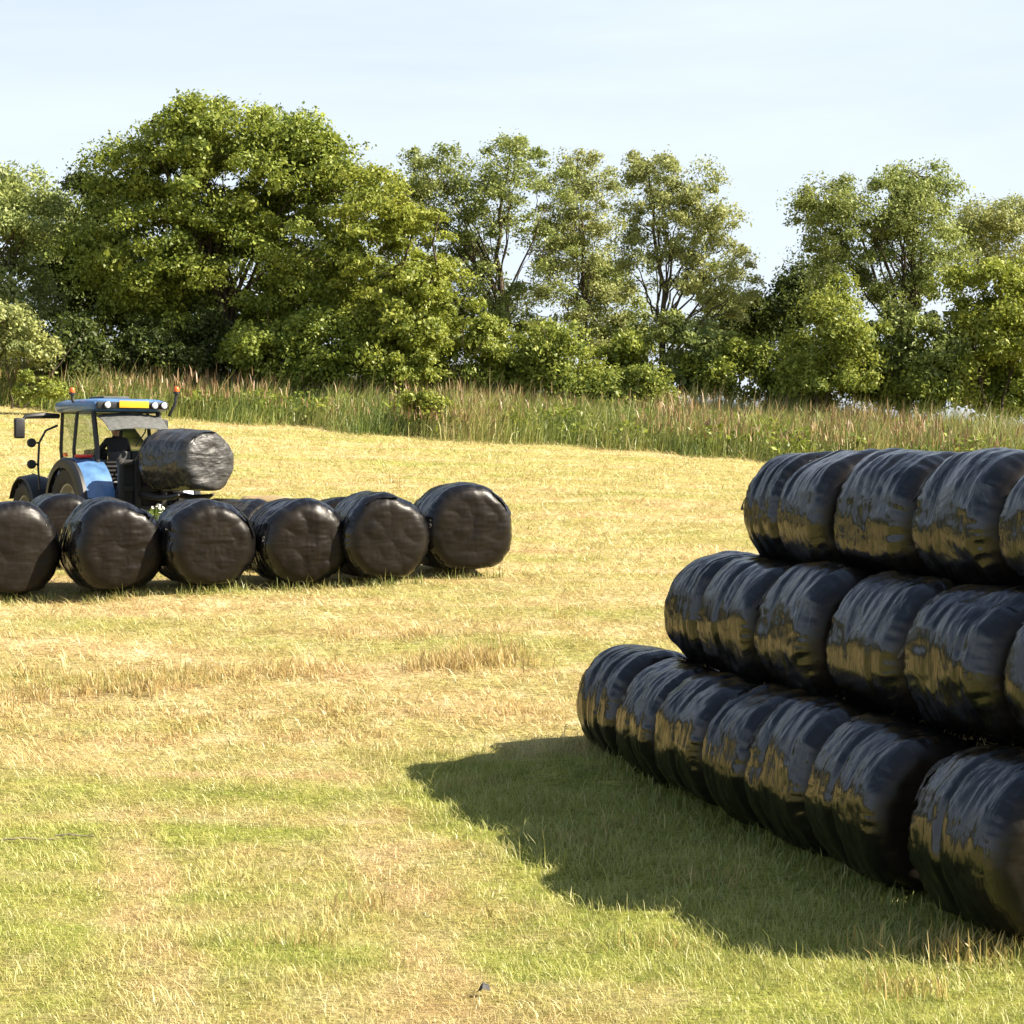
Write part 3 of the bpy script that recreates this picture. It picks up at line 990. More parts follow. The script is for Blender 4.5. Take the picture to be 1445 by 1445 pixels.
# mirrors: large one on an arm from the roof corner, two small round lamps on the grab rail
for s in (-1, 1):
    m_ = empty('mirror', (s * 1.42, 1.5, 2.33)); m_.parent = T
    bm = bmesh.new(); bm_box(bm, (0, 0, -.04), (.20, .09, .38), .035)
    part('mirror_head', bm, M_BLACK, m_)
    bm = bmesh.new(); bm_tube(bm, [(-s * .78, .05, .19), (-s * .42, .04, .20), (-s * .12, .02, .17), (0, .02, .02)], [.045, .06, .04, .025], 8)
    part('mirror_arm', bm, M_BLACK, m_)
    bm = bmesh.new(); bm_box(bm, (0, -.05, -.04), (.16, .006, .32), .002)
    part('mirror_glass', bm, M_BLACK, m_)
bm = bmesh.new()
bm_tube(bm, [(-.64, 1.62, 2.35), (-.86, 1.66, 2.25), (-.98, 1.68, 2.02), (-1.0, 1.68, 1.6), (-.98, 1.66, 1.15), (-.55, 1.6, 1.12)], .022, 8)
rail = part('grab_rail', bm, M_BLACK)
for z in (2.02, 1.62):
    bm = bmesh.new()
    bm_lathe(bm, [(.002, .06), (.05, .05), (.085, 0), (.085, -.04), (.06, -.06), (.002, -.06)], 'y', 16, (-1.14, 1.66, z))
    bm_tube(bm, [(-1.0, 1.68, z), (-1.1, 1.67, z)], .02, 6)
    part('rail_lamp', bm, M_BLACK, rail)
# seat, wheel and dash inside
bm = bmesh.new()
bm_box(bm, (0, .45, 1.32), (.34, .34, .14), .04); bm_box(bm, (0, .48, 1.42), (.50, .48, .12), .05)
part('seat', bm, M_BLACK)
bm = bmesh.new()
bm_box(bm, (0, .20, 1.66), (.42, .12, .42), .05, Matrix.Rotation(R(0), 3, 'X'))
part('seat_back', bm, M_BLACK)
bm = bmesh.new()
bm_box(bm, (0, 1.36, 1.55), (.42, .22, .7), .06); bm_box(bm, (.42, .75, 1.62), (.22, .8, .5), .06)
part('dashboard', bm, M_BLACK)
bm = bmesh.new()
ring = [(.20 * math.cos(t), .20 * math.sin(t), 0) for t in np.linspace(0, 2 * math.pi, 25)]
bm_tube(bm, ring, .017, 6, False)
bm_tube(bm, [(-.19, 0, 0), (0, 0, -.02), (.19, 0, 0)], .015, 6); bm_tube(bm, [(0, 0, -.02), (0, .1, -.25)], .025, 6)
bmesh.ops.rotate(bm, cent=(0, 0, 0), matrix=Matrix.Rotation(R(35), 3, 'X'), verts=bm.verts)
part('steering_wheel', bm, M_BLACK, loc=(0.03, 1.10, 1.80))

# rear frame with the two tines that carry the bale
fr = bmesh.new()
for x in (-.50, -.20, .30, .62): bm_box(fr, (x, -1.12, 1.24), (.10, .10, .98), .015)
for z in (.84, 1.2, 1.66): bm_box(fr, (.06, -1.06, z), (1.22, .09, .10), .015)
bm_box(fr, (.06, -1.00, 1.24), (1.1, .03, .84), .008)
bm_tube(fr, [(-.4, -.45, .85), (-.42, -1.05, .80)], .04, 8); bm_tube(fr, [(.4, -.45, .85), (.42, -1.05, .80)], .04, 8)
bm_tube(fr, [(0, -.5, 1.35), (0, -1.05, 1.55)], .04, 8)
for s in (-1, 1): bm_tube(fr, [(s * .5, -.30, 1.45), (s * .5, -.8, 1.15), (s * .46, -1.05, .86)], .03, 8)
frame = part('lift_frame', fr, M_DARK)
for x in (-.12, .52):
    bm = bmesh.new()
    bm_tube(bm, [(x, -1.1, 1.10), (x, -1.9, 1.05), (x, -2.55, 1.08), (x, -2.75, 1.12)], [.06, .055, .045, .02], 10)
    part('tine', bm, M_DARK, frame)
# sundries: wiper, door handles, side flashers, cab grille, mud flaps
bm = bmesh.new(); bm_tube(bm, [(.1, -.34, 1.95), (.28, -.33, 2.2), (.34, -.30, 2.38)], .012, 6); bm_tube(bm, [(.16, -.33, 2.28), (.45, -.30, 2.44)], .012, 6)
part('wiper', bm, M_BLACK)
bm = bmesh.new(); bm_box(bm, (-.755, .62, 1.72), (.03, .16, .04), .01); part('door_handle', bm, M_DARK)
for s in (-1, 1):
    bm = bmesh.new(); bm_box(bm, (s * 1.05, .12, 1.80), (.05, .12, .07), .015); part('side_flasher', bm, M_ORANGE)
    bm = bmesh.new(); bm_box(bm, (s * .84, -.92, .80), (.46, .02, .42), .006); part('mud_flap', bm, M_BLACK)
    bm = bmesh.new(); bm_box(bm, (s * .745, .95, 2.66), (.04, .5, .06), .012); part('roof_vent', bm, M_BLACK, roof)
bm = bmesh.new()
for k in range(5): bm_box(bm, (0, -.31, 1.36 + .075 * k), (.9, .03, .03), .006)
bm_box(bm, (0, -.28, 1.50), (1.05, .03, .42), .01)
part('rear_grille', bm, M_DARK)
# hoses and levers behind the cab
hs_ = bmesh.new()
for i in range(7):
    x0 = -.36 + .11 * i
    bm_tube(hs_, [(x0, -.42, 1.40 + .05 * (i % 3)), (x0 + .04, -.62, 1.62 + .06 * (i % 2)), (x0 + .02, -.85, 1.50), (x0 - .03, -1.0, 1.22 - .05 * (i % 3))], .016, 6)
part('hydraulic_hose', hs_, M_BLACK)
bm = bmesh.new()
bm_box(bm, (-.72, .95, .62), (.28, .34, .04), .01); bm_box(bm, (-.74, .95, .95), (.26, .34, .04), .01); bm_box(bm, (-.70, 1.1, .8), (.03, .03, .5), .008); bm_box(bm, (-.70, .8, .8), (.03, .03, .5), .008)
part('step', bm, M_DARK)
# load on the tines
q = at(262, 656, 32.0)
back = Matrix.Rotation(-HEAD, 3, 'Z') @ (q - Vector((tx, ty, tz)))
zc = tz + 1.10 + .57
bale('wrapped_bale', (q.x, q.y, zc), R(50), 1.34, 1.18, 8, 'black bale raised on the back of the blue tractor, its right end badly wrinkled',
     None, flaps=(0, 2, 5))

# the driver
def driver():
    me = bpy.data.meshes.new('person')
    J = {  # tractor coordinates
        'pel': (0, .44, 1.78, .15), 'bel': (0, .46, 1.95, .15), 'che': (.0, .50, 2.16, .165), 'nk0': (0, .52, 2.30, .075), 'nk': (0, .53, 2.36, .055),
        'h0': (0, .55, 2.43, .082), 'h1': (0, .56, 2.51, .092), 'h2': (0, .55, 2.575, .065),
        'sl': (-.18, .50, 2.24, .075), 'el': (-.27, .66, 2.04, .05), 'wl': (-.17, .96, 2.00, .036), 'pl': (-.15, 1.04, 2.01, .036),
        'sr': (.18, .50, 2.24, .075), 'er': (.30, .62, 2.03, .05), 'wr': (.18, .95, 2.00, .036), 'pr': (.16, 1.03, 2.01, .036),
        'll': (-.11, .50, 1.76, .10), 'kl': (-.17, .92, 1.74, .07), 'al': (-.17, 1.20, 1.60, .045), 'tl': (-.17, 1.32, 1.56, .04),
        'lr': (.11, .50, 1.76, .10), 'kr': (.17, .92, 1.74, .07), 'ar': (.17, 1.20, 1.60, .045), 'tr': (.17, 1.32, 1.56, .04)}
    E = 'pel-bel bel-che che-nk0 nk0-nk nk-h0 h0-h1 h1-h2 che-sl sl-el el-wl wl-pl che-sr sr-er er-wr wr-pr pel-ll ll-kl kl-al al-tl pel-lr lr-kr kr-ar ar-tr'
    names = list(J)
    vs = [Vector(J[k][:3]) for k in names]; rad = [J[k][3] for k in names]; ed = [tuple(names.index(a) for a in e.split('-')) for e in E.split()]
    for s, hand in ((-1, 'pl'), (1, 'pr')):        # five bent fingers round the steering wheel rim
        b0 = names.index(hand); p0 = vs[b0]
        for k in range(5):
            off = (k - 2) * .018
            a = p0 + Vector((off, .035, .012 if k else -.005)); b = a + Vector((0 if k else s * -.02, .035, -.01)); c = b + Vector((0, .01, -.03))
            i0 = len(vs); vs += [a, b, c]; rad += [.010, .0095, .008]
            ed += [(b0, i0), (i0, i0 + 1), (i0 + 1, i0 + 2)]
    me.from_pydata([tuple(v) for v in vs], ed, [])
    o = bpy.data.objects.new('person', me); COL.objects.link(o)
    me.materials.append(M_CLOTH); me.materials.append(M_SKIN)
    mo = o.modifiers.new('skin', 'SKIN'); mo.use_smooth_shade = True
    for i, r_ in enumerate(rad):
        me.skin_vertices[0].data[i].radius = (r_, r_)
    me.skin_vertices[0].data[0].use_root = True
    o.modifiers.new('sub', 'SUBSURF').render_levels = 2
    o.modifiers['sub'].levels = 2
    dg = bpy.context.evaluated_depsgraph_get()
    nm = bpy.data.meshes.new_from_object(o.evaluated_get(dg))
    o.modifiers.clear(); o.data = nm; bpy.data.meshes.remove(me)
    for v in nm.vertices:      # nose and brow on the front of the head
        if v.co.z > 2.42 and v.co.y > .60: v.co.y += .022 * math.exp(-((v.co.x) / .02) ** 2 - ((v.co.z - 2.485) / .03) ** 2)
    if len(nm.materials) < 2: nm.materials.clear(); nm.materials.append(M_CLOTH); nm.materials.append(M_SKIN)
    for p in nm.polygons:
        c = p.center; p.use_smooth = True
        skin = c.z > 2.335 or (c.y > .72 and c.z > 1.93 and abs(c.x) < .26)
        p.material_index = 1 if skin else 0
    bm = bmesh.new()
    r_ = bm_lathe(bm, [(.098, -.02), (.106, .02), (.10, .06), (.07, .10), (.004, .115)], 'z', 20, (0, .545, 2.50))
    for v in bm.verts:
        if v.co.y < .52: v.co.z -= .05 * (1 if v.co.z < 2.53 else 0)
    hr = link('hair', bm_mesh('hair', bm, True, 80), M_HAIR, o)
    for sx in (-.034, .034):
        bm = bmesh.new(); bmesh.ops.create_uvsphere(bm, u_segments=8, v_segments=6, radius=.013)
        link('eye', bm_mesh('eye', bm, True), M_HAIR, o, loc=(sx, .640, 2.515))
    o.location = (tx + .06, ty, tz - .19); o.rotation_euler = (0, 0, HEAD)
    tag(o, 'driver in dark clothes sitting in the cab of the blue tractor', 'person')


driver()


# white flowered weed by the frame of the tractor
def weed(px, py, d, hgt, n, lab, name='flowering_weed', petals=True):
    x = (px - 722.5) * d / F
    z = float(terr(x, d))
    root = empty(name, (x, d, z)); tag(root, lab, 'plant')
    k = n
    a = rng.uniform(0, 6.28, k); r_ = np.abs(rng.normal(0, .22, k)); zz = rng.uniform(.1, 1, k) ** .7 * hgt
    C = np.stack([r_ * np.cos(a), r_ * np.sin(a), zz], 1)
    leaf_quads(C, .085, 'foliage', leaf_mat('weed_leaf', (0.0636, 0.106, 0.0212), (0.2035, 0.2578, 0.0543)), root, upbias=.5)
    bm = bmesh.new()
    for i in range(9):
        b = rng.uniform(0, 6.28); q_ = rng.uniform(.05, .3)
        bm_tube(bm, [(0, 0, 0), (q_ * .5 * math.cos(b), q_ * .5 * math.sin(b), hgt * .6), (q_ * math.cos(b), q_ * math.sin(b), hgt * rng.uniform(.85, 1.05))], .008, 5)
    link('stem', bm_mesh('stem', bm), M_LUSH if False else M_BARK, root)
    if petals:
        m_ = 60
        cl = rng.integers(0, 7, m_)
        cc = np.stack([rng.normal(0, .20, 7), rng.normal(0, .16, 7), hgt * rng.uniform(.8, 1.12, 7)], 1)
        C = cc[cl] + rng.normal(0, .035, (m_, 3))
        leaf_quads(C, .05, 'blossom', M_PETAL, root, upbias=1.2)


# ================================================================ TREES
_lm = {}


def leaf_mat(name, dark, light, trans=.30, gloss=.025):
    if name in _lm: return _lm[name]
    m, nt, out = new_mat(name); n = N(nt)
    o = n.new('ShaderNodeTexCoord').outputs['Object']
    clump = n.noise(o, .8, 3, .6)
    f = n.math('ADD', n.math('MULTIPLY', n.attr('rnd'), .55), n.math('MULTIPLY', clump, .75))
    c = n.ramp(f, [(.3, dark), (.95, light)])
    tint = n.ramp(n.noise(o, .45, 2), [(.42, 0.), (.70, .35)])         # whole boughs that are yellower or duller
    c = n.mix(tint, c, tuple(x * y for x, y in zip(light, (1.0, .84, .6))))
    a = n.new('ShaderNodeBsdfDiffuse'); t = n.new('ShaderNodeBsdfTranslucent')
    n.link(c, a.inputs[0]); n.link(n.mix(.5, c, tuple(x * 1.2 for x in light)), t.inputs[0])
    x = n.new('ShaderNodeMixShader'); x.inputs[0].default_value = trans
    n.link(a.outputs[0], x.inputs[1]); n.link(t.outputs[0], x.inputs[2])
    g = n.new('ShaderNodeBsdfGlossy'); g.inputs['Roughness'].default_value = .5
    y = n.new('ShaderNodeMixShader'); y.inputs[0].default_value = gloss
    n.link(x.outputs[0], y.inputs[1]); n.link(g.outputs[0], y.inputs[2])
    n.link(y.outputs[0], out.inputs[0])
    _lm[name] = m
    return m


def leaf_quads(C, size, name, mat, parent, upbias=.35, nrm=None):
    n = len(C)
    v = rng.normal(0, 1, (n, 3)); v[:, 2] += upbias
    if nrm is not None: v += nrm
    v /= np.linalg.norm(v, axis=1)[:, None] + 1e-9
    t = np.cross(v, rng.normal(0, 1, (n, 3))); t /= np.linalg.norm(t, axis=1)[:, None] + 1e-9
    b = np.cross(v, t)
    s = size * rng.lognormal(0, .3, n)
    t = t * (s * .75)[:, None]; b = b * (s * .42)[:, None]
    V = np.stack([C - t, C - .15 * t + b, C + t, C - .15 * t - b], 1).reshape(-1, 3)
    q = np.arange(n * 4).reshape(n, 4)
    return link(name, np_mesh(name, V, [q], {'rnd': np.repeat(rng.uniform(0, 1, n), 4)}), mat, parent)


def np_tubes(paths, name, mat, parent, k=6):
    Vs, Fs, off = [], [], 0
    for pts, rad in paths:
        pts = np.asarray(pts, float); rad = np.asarray(rad, float); m = len(pts)
        d = np.gradient(pts, axis=0); d /= np.linalg.norm(d, axis=1)[:, None] + 1e-9
        a = np.array([.31, .95, .05]); u = np.cross(d, a); u /= np.linalg.norm(u, axis=1)[:, None] + 1e-9
        v = np.cross(d, u)
        an = np.linspace(0, 2 * np.pi, k, endpoint=False)
        ring = pts[:, None, :] + (u[:, None, :] * np.cos(an)[None, :, None] + v[:, None, :] * np.sin(an)[None, :, None]) * rad[:, None, None]
        Vs.append(ring.reshape(-1, 3))
        i = (np.arange(m - 1)[:, None] * k + np.arange(k)[None, :])
        j = (np.arange(m - 1)[:, None] * k + (np.arange(k)[None, :] + 1) % k)
        Fs.append(np.stack([i, j, j + k, i + k], -1).reshape(-1, 4) + off)
        off += m * k
    return link(name, np_mesh(name, np.concatenate(Vs), [np.concatenate(Fs)], smooth=True), mat, parent)


def wander(a, b, n, amp, sag=0.):
    a = np.asarray(a, float); b = np.asarray(b, float)
    t = np.linspace(0, 1, n)[:, None]
    p = a + (b - a) * t
    L = np.linalg.norm(b - a)
    w = np.cumsum(rng.normal(0, 1, (n, 3)), 0); w -= w[0] + (w[-1] - w[0]) * t
    p = p + w * amp * L / n
    p[:, 2] += sag * L * (4 * t * (1 - t))[:, 0]
    return p


def tree(name, px, d, lobes, leaves, size, mat, label, cat='tree', group=None, trunk_px=None, trunk_r=.28, stems=1, cl_r=.75, shell=.45,
         n_cl=90, limbs=10, flatten=.6, upbias=.45, twig=1.0, lean=0.):
    """lobes: (px, py, half width px, half height px, depth half m, weight) - crown volumes measured on the photograph and stood at distance d"""
    bx = ((trunk_px or px) - 722.5) * d / F
    bz = float(terr(bx, d))
    root = empty(name, (bx, d, bz)); tag(root, label, cat, group)
    k = d / F
    W = np.array([l[5] for l in lobes], float); W /= W.sum()
    ctr = np.array([[(l[0] - 722.5) * k - bx, 0, CH - (l[1] - HZ) * k - bz] for l in lobes])
    rad = np.array([[l[2] * k, l[4], l[3] * k] for l in lobes])
    which = rng.choice(len(lobes), n_cl, p=W)
    dirv = rng.normal(0, 1, (n_cl, 3)); dirv /= np.linalg.norm(dirv, axis=1)[:, None]
    rr = shell + (1 - shell) * rng.uniform(0, 1, n_cl) ** .6
    CC = ctr[which] + dirv * rr[:, None] * rad[which] * .97
    CC[:, 2] = np.maximum(CC[:, 2], .35)
    # trunk and limbs
    top = ctr[np.argmax(ctr[:, 2] + rad[:, 2])].copy(); top[2] += .35 * rad[np.argmax(ctr[:, 2] + rad[:, 2])][2]
    paths = []
    trunks = []
    for s in range(stems):
        o = np.array([rng.normal(0, .28), rng.normal(0, .28), 0]) if stems > 1 else np.zeros(3)
        e = top + (np.array([rng.normal(0, 1.4), rng.normal(0, .8), rng.normal(-.6, .5)]) if stems > 1 else 0)
        p = wander(o + [0, 0, -.3], e, 14, .16)
        r_ = trunk_r * (1 - np.linspace(0, 1, 14) ** .8 * .86) * (1 if stems == 1 else .75)
        r_[0] *= 1.5
        paths.append((p, r_)); trunks.append((p, r_))
    lim = []
    for s in range(limbs):
        j = rng.integers(n_cl)
        tgt = ctr[which[j]] + (CC[j] - ctr[which[j]]) * .75
        tp, tr = trunks[rng.integers(stems)]
        hz = np.clip(tgt[2] * rng.uniform(.3, .7), .8, top[2] * .85)
        i = int(np.argmin(np.abs(tp[:, 2] - hz))); i = min(max(i, 2), 12)
        p = wander(tp[i], tgt, 10, .22, .10)
        r0 = tr[i] * rng.uniform(.28, .5)
        lim.append((p, r0 * (1 - np.linspace(0, 1, 10) * .8)))
    paths += lim
    allp = np.concatenate([p for p, _ in lim] + [p[4:] for p, _ in trunks]); allr = np.concatenate([r for _, r in lim] + [r[4:] for _, r in trunks])
    for j in range(n_cl):
        dd = np.linalg.norm(allp - CC[j], axis=1) + np.maximum(0, allp[:, 2] - CC[j, 2]) * .8
        i = int(np.argmin(dd))
        p = wander(allp[i], CC[j], 6, .25, .06)
        paths.append((p, np.maximum(min(allr[i] * .6, .05) * twig * (1 - np.linspace(0, 1, 6) * .8), .008)))
    np_tubes(paths, 'trunk', M_BARK, root)
    # crown: leaves in flattened sprays round the twig ends
    leaves = int(leaves * 2.15)
    per = rng.multinomial(leaves, rng.dirichlet(np.full(n_cl, 3.0)))
    idx = np.repeat(np.arange(n_cl), per)
    cr = cl_r * rng.lognormal(0, .3, n_cl)
    q = rng.normal(0, 1, (leaves, 3)); q /= np.linalg.norm(q, axis=1)[:, None]
    q *= rng.uniform(0, 1, leaves)[:, None] ** .45
    # uneven clump outline
    q *= (1 + .45 * np.sin(3 * np.arctan2(q[:, 1], q[:, 0]) + idx * 1.7) * rng.uniform(.3, 1, leaves))[:, None]
    C = CC[idx] + q * cr[idx][:, None] * np.array([1, 1, flatten])
    C[:, 2] -= .25 * cr[idx] * (q[:, 0] ** 2 + q[:, 1] ** 2)
    C[:, 2] = np.maximum(C[:, 2], .02)
    out = dirv[idx] * .5
    leaf_quads(C, size * .69, 'crown', mat, root, upbias, out + q * .5)
    return root


LM_OAK = leaf_mat('oak_leaf', (.055, .095, .0145), (.285, .335, .052))
LM_YEL = leaf_mat('hawthorn_leaf', (.070, .112, .0150), (.33, .365, .058))
LM_GREY = leaf_mat('willow_leaf', (0.0901, 0.1325, 0.0424), (0.3663, 0.4274, 0.1425))
LM_ASH = leaf_mat('ash_leaf', (0.0636, 0.1007, 0.0254), (0.3121, 0.3596, 0.1018))
LM_PALE = leaf_mat('pale_leaf', (0.106, 0.1378, 0.0424), (0.3935, 0.4206, 0.1492))
LM_DARK = leaf_mat('dark_leaf', (0.0233, 0.0445, 0.0095), (0.1049, 0.1341, 0.0257))
LM_LIME = leaf_mat('lime_leaf', (.078, .125, .020), (.32, .355, .065))

weed(214, 706, 30.9, 1.02, 420, 'white flowered weed growing between the tractor and the loose row of bales')

HG = 'trees along the far hedge'
# left group
tree('broadleaf_tree', 345, 69, [(330, 250, 165, 108, 3.6, 3.2), (215, 345, 120, 100, 3.2, 2), (450, 310, 115, 125, 3.4, 2.4), (330, 400, 190, 110, 3.6, 2.2), (310, 185, 95, 55, 2.2, 1.1), (425, 200, 60, 50, 2, .6), (180, 250, 55, 55, 1.8, .5)],
     84000, .135, LM_OAK, 'tallest broad tree with a dense domed crown behind the tractor', group=HG, trunk_px=338, trunk_r=.42, stems=2, cl_r=.82, n_cl=430, limbs=26, shell=.42, flatten=.46)
tree('broadleaf_tree', 570, 66, [(560, 370, 95, 110, 2.6, 2.2), (520, 300, 70, 70, 2.2, 1), (600, 440, 75, 70, 2.2, 1.1), (540, 450, 100, 60, 2.2, 1)],
     24000, .13, LM_YEL, 'yellow green rounded tree leaning against the right side of the big domed tree', group=HG, trunk_px=565, trunk_r=.2, stems=2, cl_r=.62, n_cl=150, limbs=14, flatten=.42)
tree('broadleaf_tree', 5, 70, [(0, 320, 75, 90, 2.6, 2), (40, 285, 55, 55, 2, 1), (-60, 330, 90, 110, 2.6, 1.4), (25, 400, 50, 60, 2, 1)],
     20000, .13, LM_GREY, 'grey green tree cut off by the left edge, with pale sunlit leaves', group=HG, trunk_r=.28, cl_r=.8, n_cl=110, limbs=10)
tree('pale_shrub', 25, 63, [(30, 485, 45, 36, 1.2, 1.6), (0, 450, 30, 30, 1, .8), (-30, 480, 50, 45, 1.2, 1)],
     6500, .13, LM_PALE, 'pale leafy shrub under the grey green tree at the left edge', 'shrub', trunk_r=.06, stems=3, cl_r=.5, n_cl=40, limbs=5)
tree('dark_tree', 120, 76, [(115, 330, 60, 90, 2.2, 1.6), (140, 290, 45, 55, 1.8, .8), (100, 430, 80, 80, 2.4, 1.4), (180, 430, 60, 70, 2.2, .8)],
     22000, .15, LM_DARK, 'dark tree in the gap between the grey green tree and the big domed tree', group=HG, trunk_r=.22, cl_r=.85, n_cl=110, limbs=8)
for px, d, lobes, lab in ((262, 77, [(240, 420, 70, 75, 2, 1), (290, 380, 60, 70, 2, 1), (210, 450, 60, 55, 2, .8), (190, 510, 110, 30, 1.5, .9)], 'dark tree seen through the left half of the big domed tree'),
                          (420, 77, [(400, 400, 70, 75, 2, 1), (460, 420, 65, 75, 2, 1), (380, 460, 70, 55, 2, .8), (390, 515, 110, 32, 1.5, 1.1)], 'dark tree seen through the right half of the big domed tree'),
                          (560, 76, [(540, 430, 60, 70, 2, 1), (600, 450, 55, 60, 2, 1), (580, 520, 110, 34, 1.5, 1.1)], 'dark tree seen through the yellow green rounded tree')):
    tree('backing_tree', px, d, lobes, 14500, .17, LM_DARK, lab, group='dark trees behind the big domed tree', trunk_r=.18, cl_r=.9, n_cl=70, limbs=7, shell=.2)
# middle
tree('broadleaf_tree', 705, 72, [(640, 280, 100, 85, 2.4, 1.7), (725, 275, 100, 80, 2.6, 1.8), (690, 360, 130, 75, 2.6, 1.6), (720, 435, 120, 60, 2.2, 1.4), (585, 255, 52, 45, 1.8, .7), (720, 215, 50, 30, 1.4, .5), (620, 430, 70, 60, 2, .7)],
     27000, .10, LM_ASH, 'open crowned tree with sky showing through, right of the yellow green tree', group=HG, trunk_px=710, trunk_r=.22, cl_r=.52, n_cl=300, limbs=26, shell=.2)
tree('slender_tree', 822, 75, [(825, 300, 75, 85, 1.8, 1.6), (815, 240, 42, 40, 1.4, .5), (820, 400, 85, 80, 2, 1.5), (790, 340, 50, 60, 1.6, .7), (850, 470, 60, 45, 1.6, .8)],
     19000, .095, LM_PALE, 'slender pale tree between the open crowned tree and the bare trunked tree', group=HG, trunk_r=.13, cl_r=.5, n_cl=200, limbs=16, shell=.2)
tree('slender_tree', 940, 70, [(945, 285, 80, 72, 2.0, 1.8), (915, 245, 48, 42, 1.6, .7), (990, 325, 60, 70, 1.8, 1.2), (895, 370, 45, 60, 1.5, .5), (1015, 400, 58, 75, 1.6, 1.2), (960, 390, 45, 50, 1.4, .45)],
     21000, .095, LM_PALE, 'pale tree with a tall dark trunk bare up to half its height', group=HG, trunk_px=930, trunk_r=.19, cl_r=.48, n_cl=220, limbs=22, shell=.2)
tree('bushy_tree', 880, 76, [(875, 440, 60, 55, 1.8, 1), (900, 480, 60, 40, 1.8, .8), (850, 400, 40, 50, 1.6, .5)],
     8000, .11, LM_ASH, 'low bushy tree filling the gap left of the tall dark bare trunk', group=HG, trunk_r=.1, stems=3, cl_r=.55, n_cl=80, limbs=6, shell=.2)
tree('bushy_tree', 1020, 76, [(1010, 440, 60, 70, 1.8, 1.2), (1050, 470, 45, 55, 1.8, .8), (985, 490, 50, 45, 1.6, .7)],
     10000, .11, LM_ASH, 'bushy tree filling the gap right of the tall dark bare trunk', group=HG, trunk_r=.1, stems=3, cl_r=.55, n_cl=90, limbs=6, shell=.2)
# right
tree('broadleaf_tree', 1270, 68, [(1235, 310, 120, 72, 2.8, 2.2), (1290, 265, 60, 42, 2, .9), (1160, 285, 50, 45, 1.8, .6), (1310, 350, 70, 65, 2.2, 1.0), (1180, 370, 75, 45, 2.2, .8), (1280, 400, 60, 40, 2, .5)],
     27000, .10, LM_ASH, 'spreading dark tree with a forked trunk behind the top row of the stack', group=HG, trunk_px=1276, trunk_r=.25, cl_r=.52, n_cl=290, limbs=28, shell=.2)
tree('broadleaf_tree', 1400, 72, [(1395, 315, 55, 45, 1.8, 1), (1450, 320, 60, 55, 2, 1), (1370, 350, 45, 40, 1.6, .5)],
     11000, .10, LM_PALE, 'pale thin crowned tree at the right edge above the green bush', group=HG, trunk_r=.16, cl_r=.5, n_cl=120, limbs=12, shell=.2)
tree('green_bush', 1400, 66, [(1395, 420, 65, 65, 2, 1.6), (1445, 440, 70, 80, 2.2, 1.4), (1370, 490, 60, 45, 2, 1)],
     15000, .13, LM_YEL, 'tall green bush at the right edge below the pale tree', 'bush', trunk_r=.12, stems=2, cl_r=.65, n_cl=90, limbs=8)
tree('dark_bush', 1105, 74, [(1100, 430, 55, 45, 2, 1.2), (1140, 410, 40, 45, 1.8, .8), (1060, 460, 40, 40, 1.6, .7), (1130, 480, 70, 50, 2, .9)],
     13000, .14, LM_DARK, 'dark bush in the gap left of the spreading tree', 'bush', trunk_r=.12, stems=2, cl_r=.7, n_cl=70, limbs=8)
tree('lime_bush', 1165, 64, [(1175, 460, 42, 50, 1.6, 1.2), (1150, 520, 62, 40, 1.6, 1), (1200, 500, 50, 48, 1.6, .8), (1185, 415, 22, 28, 1, .4), (1135, 480, 30, 40, 1.2, .5), (1225, 470, 28, 30, 1.2, .35)],
     10500, .12, LM_LIME, 'bright lime green bush in front of the dark bush', 'bush', trunk_r=.09, stems=3, cl_r=.55, n_cl=65, limbs=8)
tree('scrub_bush', 1265, 66, [(1250, 490, 45, 45, 1.6, 1), (1310, 500, 50, 50, 1.6, 1.1), (1290, 450, 40, 35, 1.4, .5)],
     8500, .12, LM_ASH, 'scrubby bush round the foot of the spreading dark tree', 'bush', trunk_r=.09, stems=2, cl_r=.55, n_cl=60, limbs=6)
# undergrowth along the hedge, one shrub at a time
UNDER = [(700, 530, 70, 34, LM_OAK, 'low shrub round the foot of the open crowned tree'),
         (880, 550, 60, 30, LM_LIME, 'low lime green shrub at the foot of the tall dark bare trunk'),
         (1120, 555, 60, 32, LM_OAK, 'low shrub at the foot of the bright lime bush'),
         (1445, 550, 60, 36, LM_OAK, 'low shrub at the right edge of the hedge foot'),
         (110, 500, 60, 42, LM_DARK, 'dark shrub under the left flank of the big domed tree'),
         (205, 495, 60, 44, LM_DARK, 'dark shrub left of the big domed tree\'s trunk'),
         (290, 490, 60, 46, LM_DARK, 'dark shrub at the foot of the big domed tree\'s trunk'),
         (380, 490, 65, 46, LM_OAK, 'leafy shrub right of the big domed tree\'s trunk'),
         (470, 495, 60, 44, LM_OAK, 'leafy shrub under the right flank of the big domed tree'),
         (555, 505, 60, 42, LM_YEL, 'shrub below the yellow green rounded tree'),
         (650, 505, 58, 48, LM_LIME, 'lime green shrub left of the open crowned tree\'s trunk'),
         (735, 510, 50, 45, LM_YEL, 'shrub right of the open crowned tree\'s trunk'),
         (800, 505, 55, 52, LM_LIME, 'lime green shrub under the slender pale tree'),
         (870, 520, 45, 40, LM_YEL, 'shrub left of the tall dark bare trunk'),
         (975, 500, 48, 58, LM_ASH, 'tall shrub right of the tall dark bare trunk'),
         (1045, 520, 50, 45, LM_YEL, 'shrub between the bare trunk and the dark bush'),
         (1095, 520, 40, 42, LM_LIME, 'lime green shrub left of the bright lime bush'),
         (1225, 530, 45, 36, LM_YEL, 'low shrub left of the spreading tree\'s forked trunk'),
         (1330, 535, 50, 40, LM_LIME, 'lime green shrub right of the spreading tree\'s foot'),
         (1400, 535, 55, 40, LM_YEL, 'low shrub below the tall green bush at the right edge')]
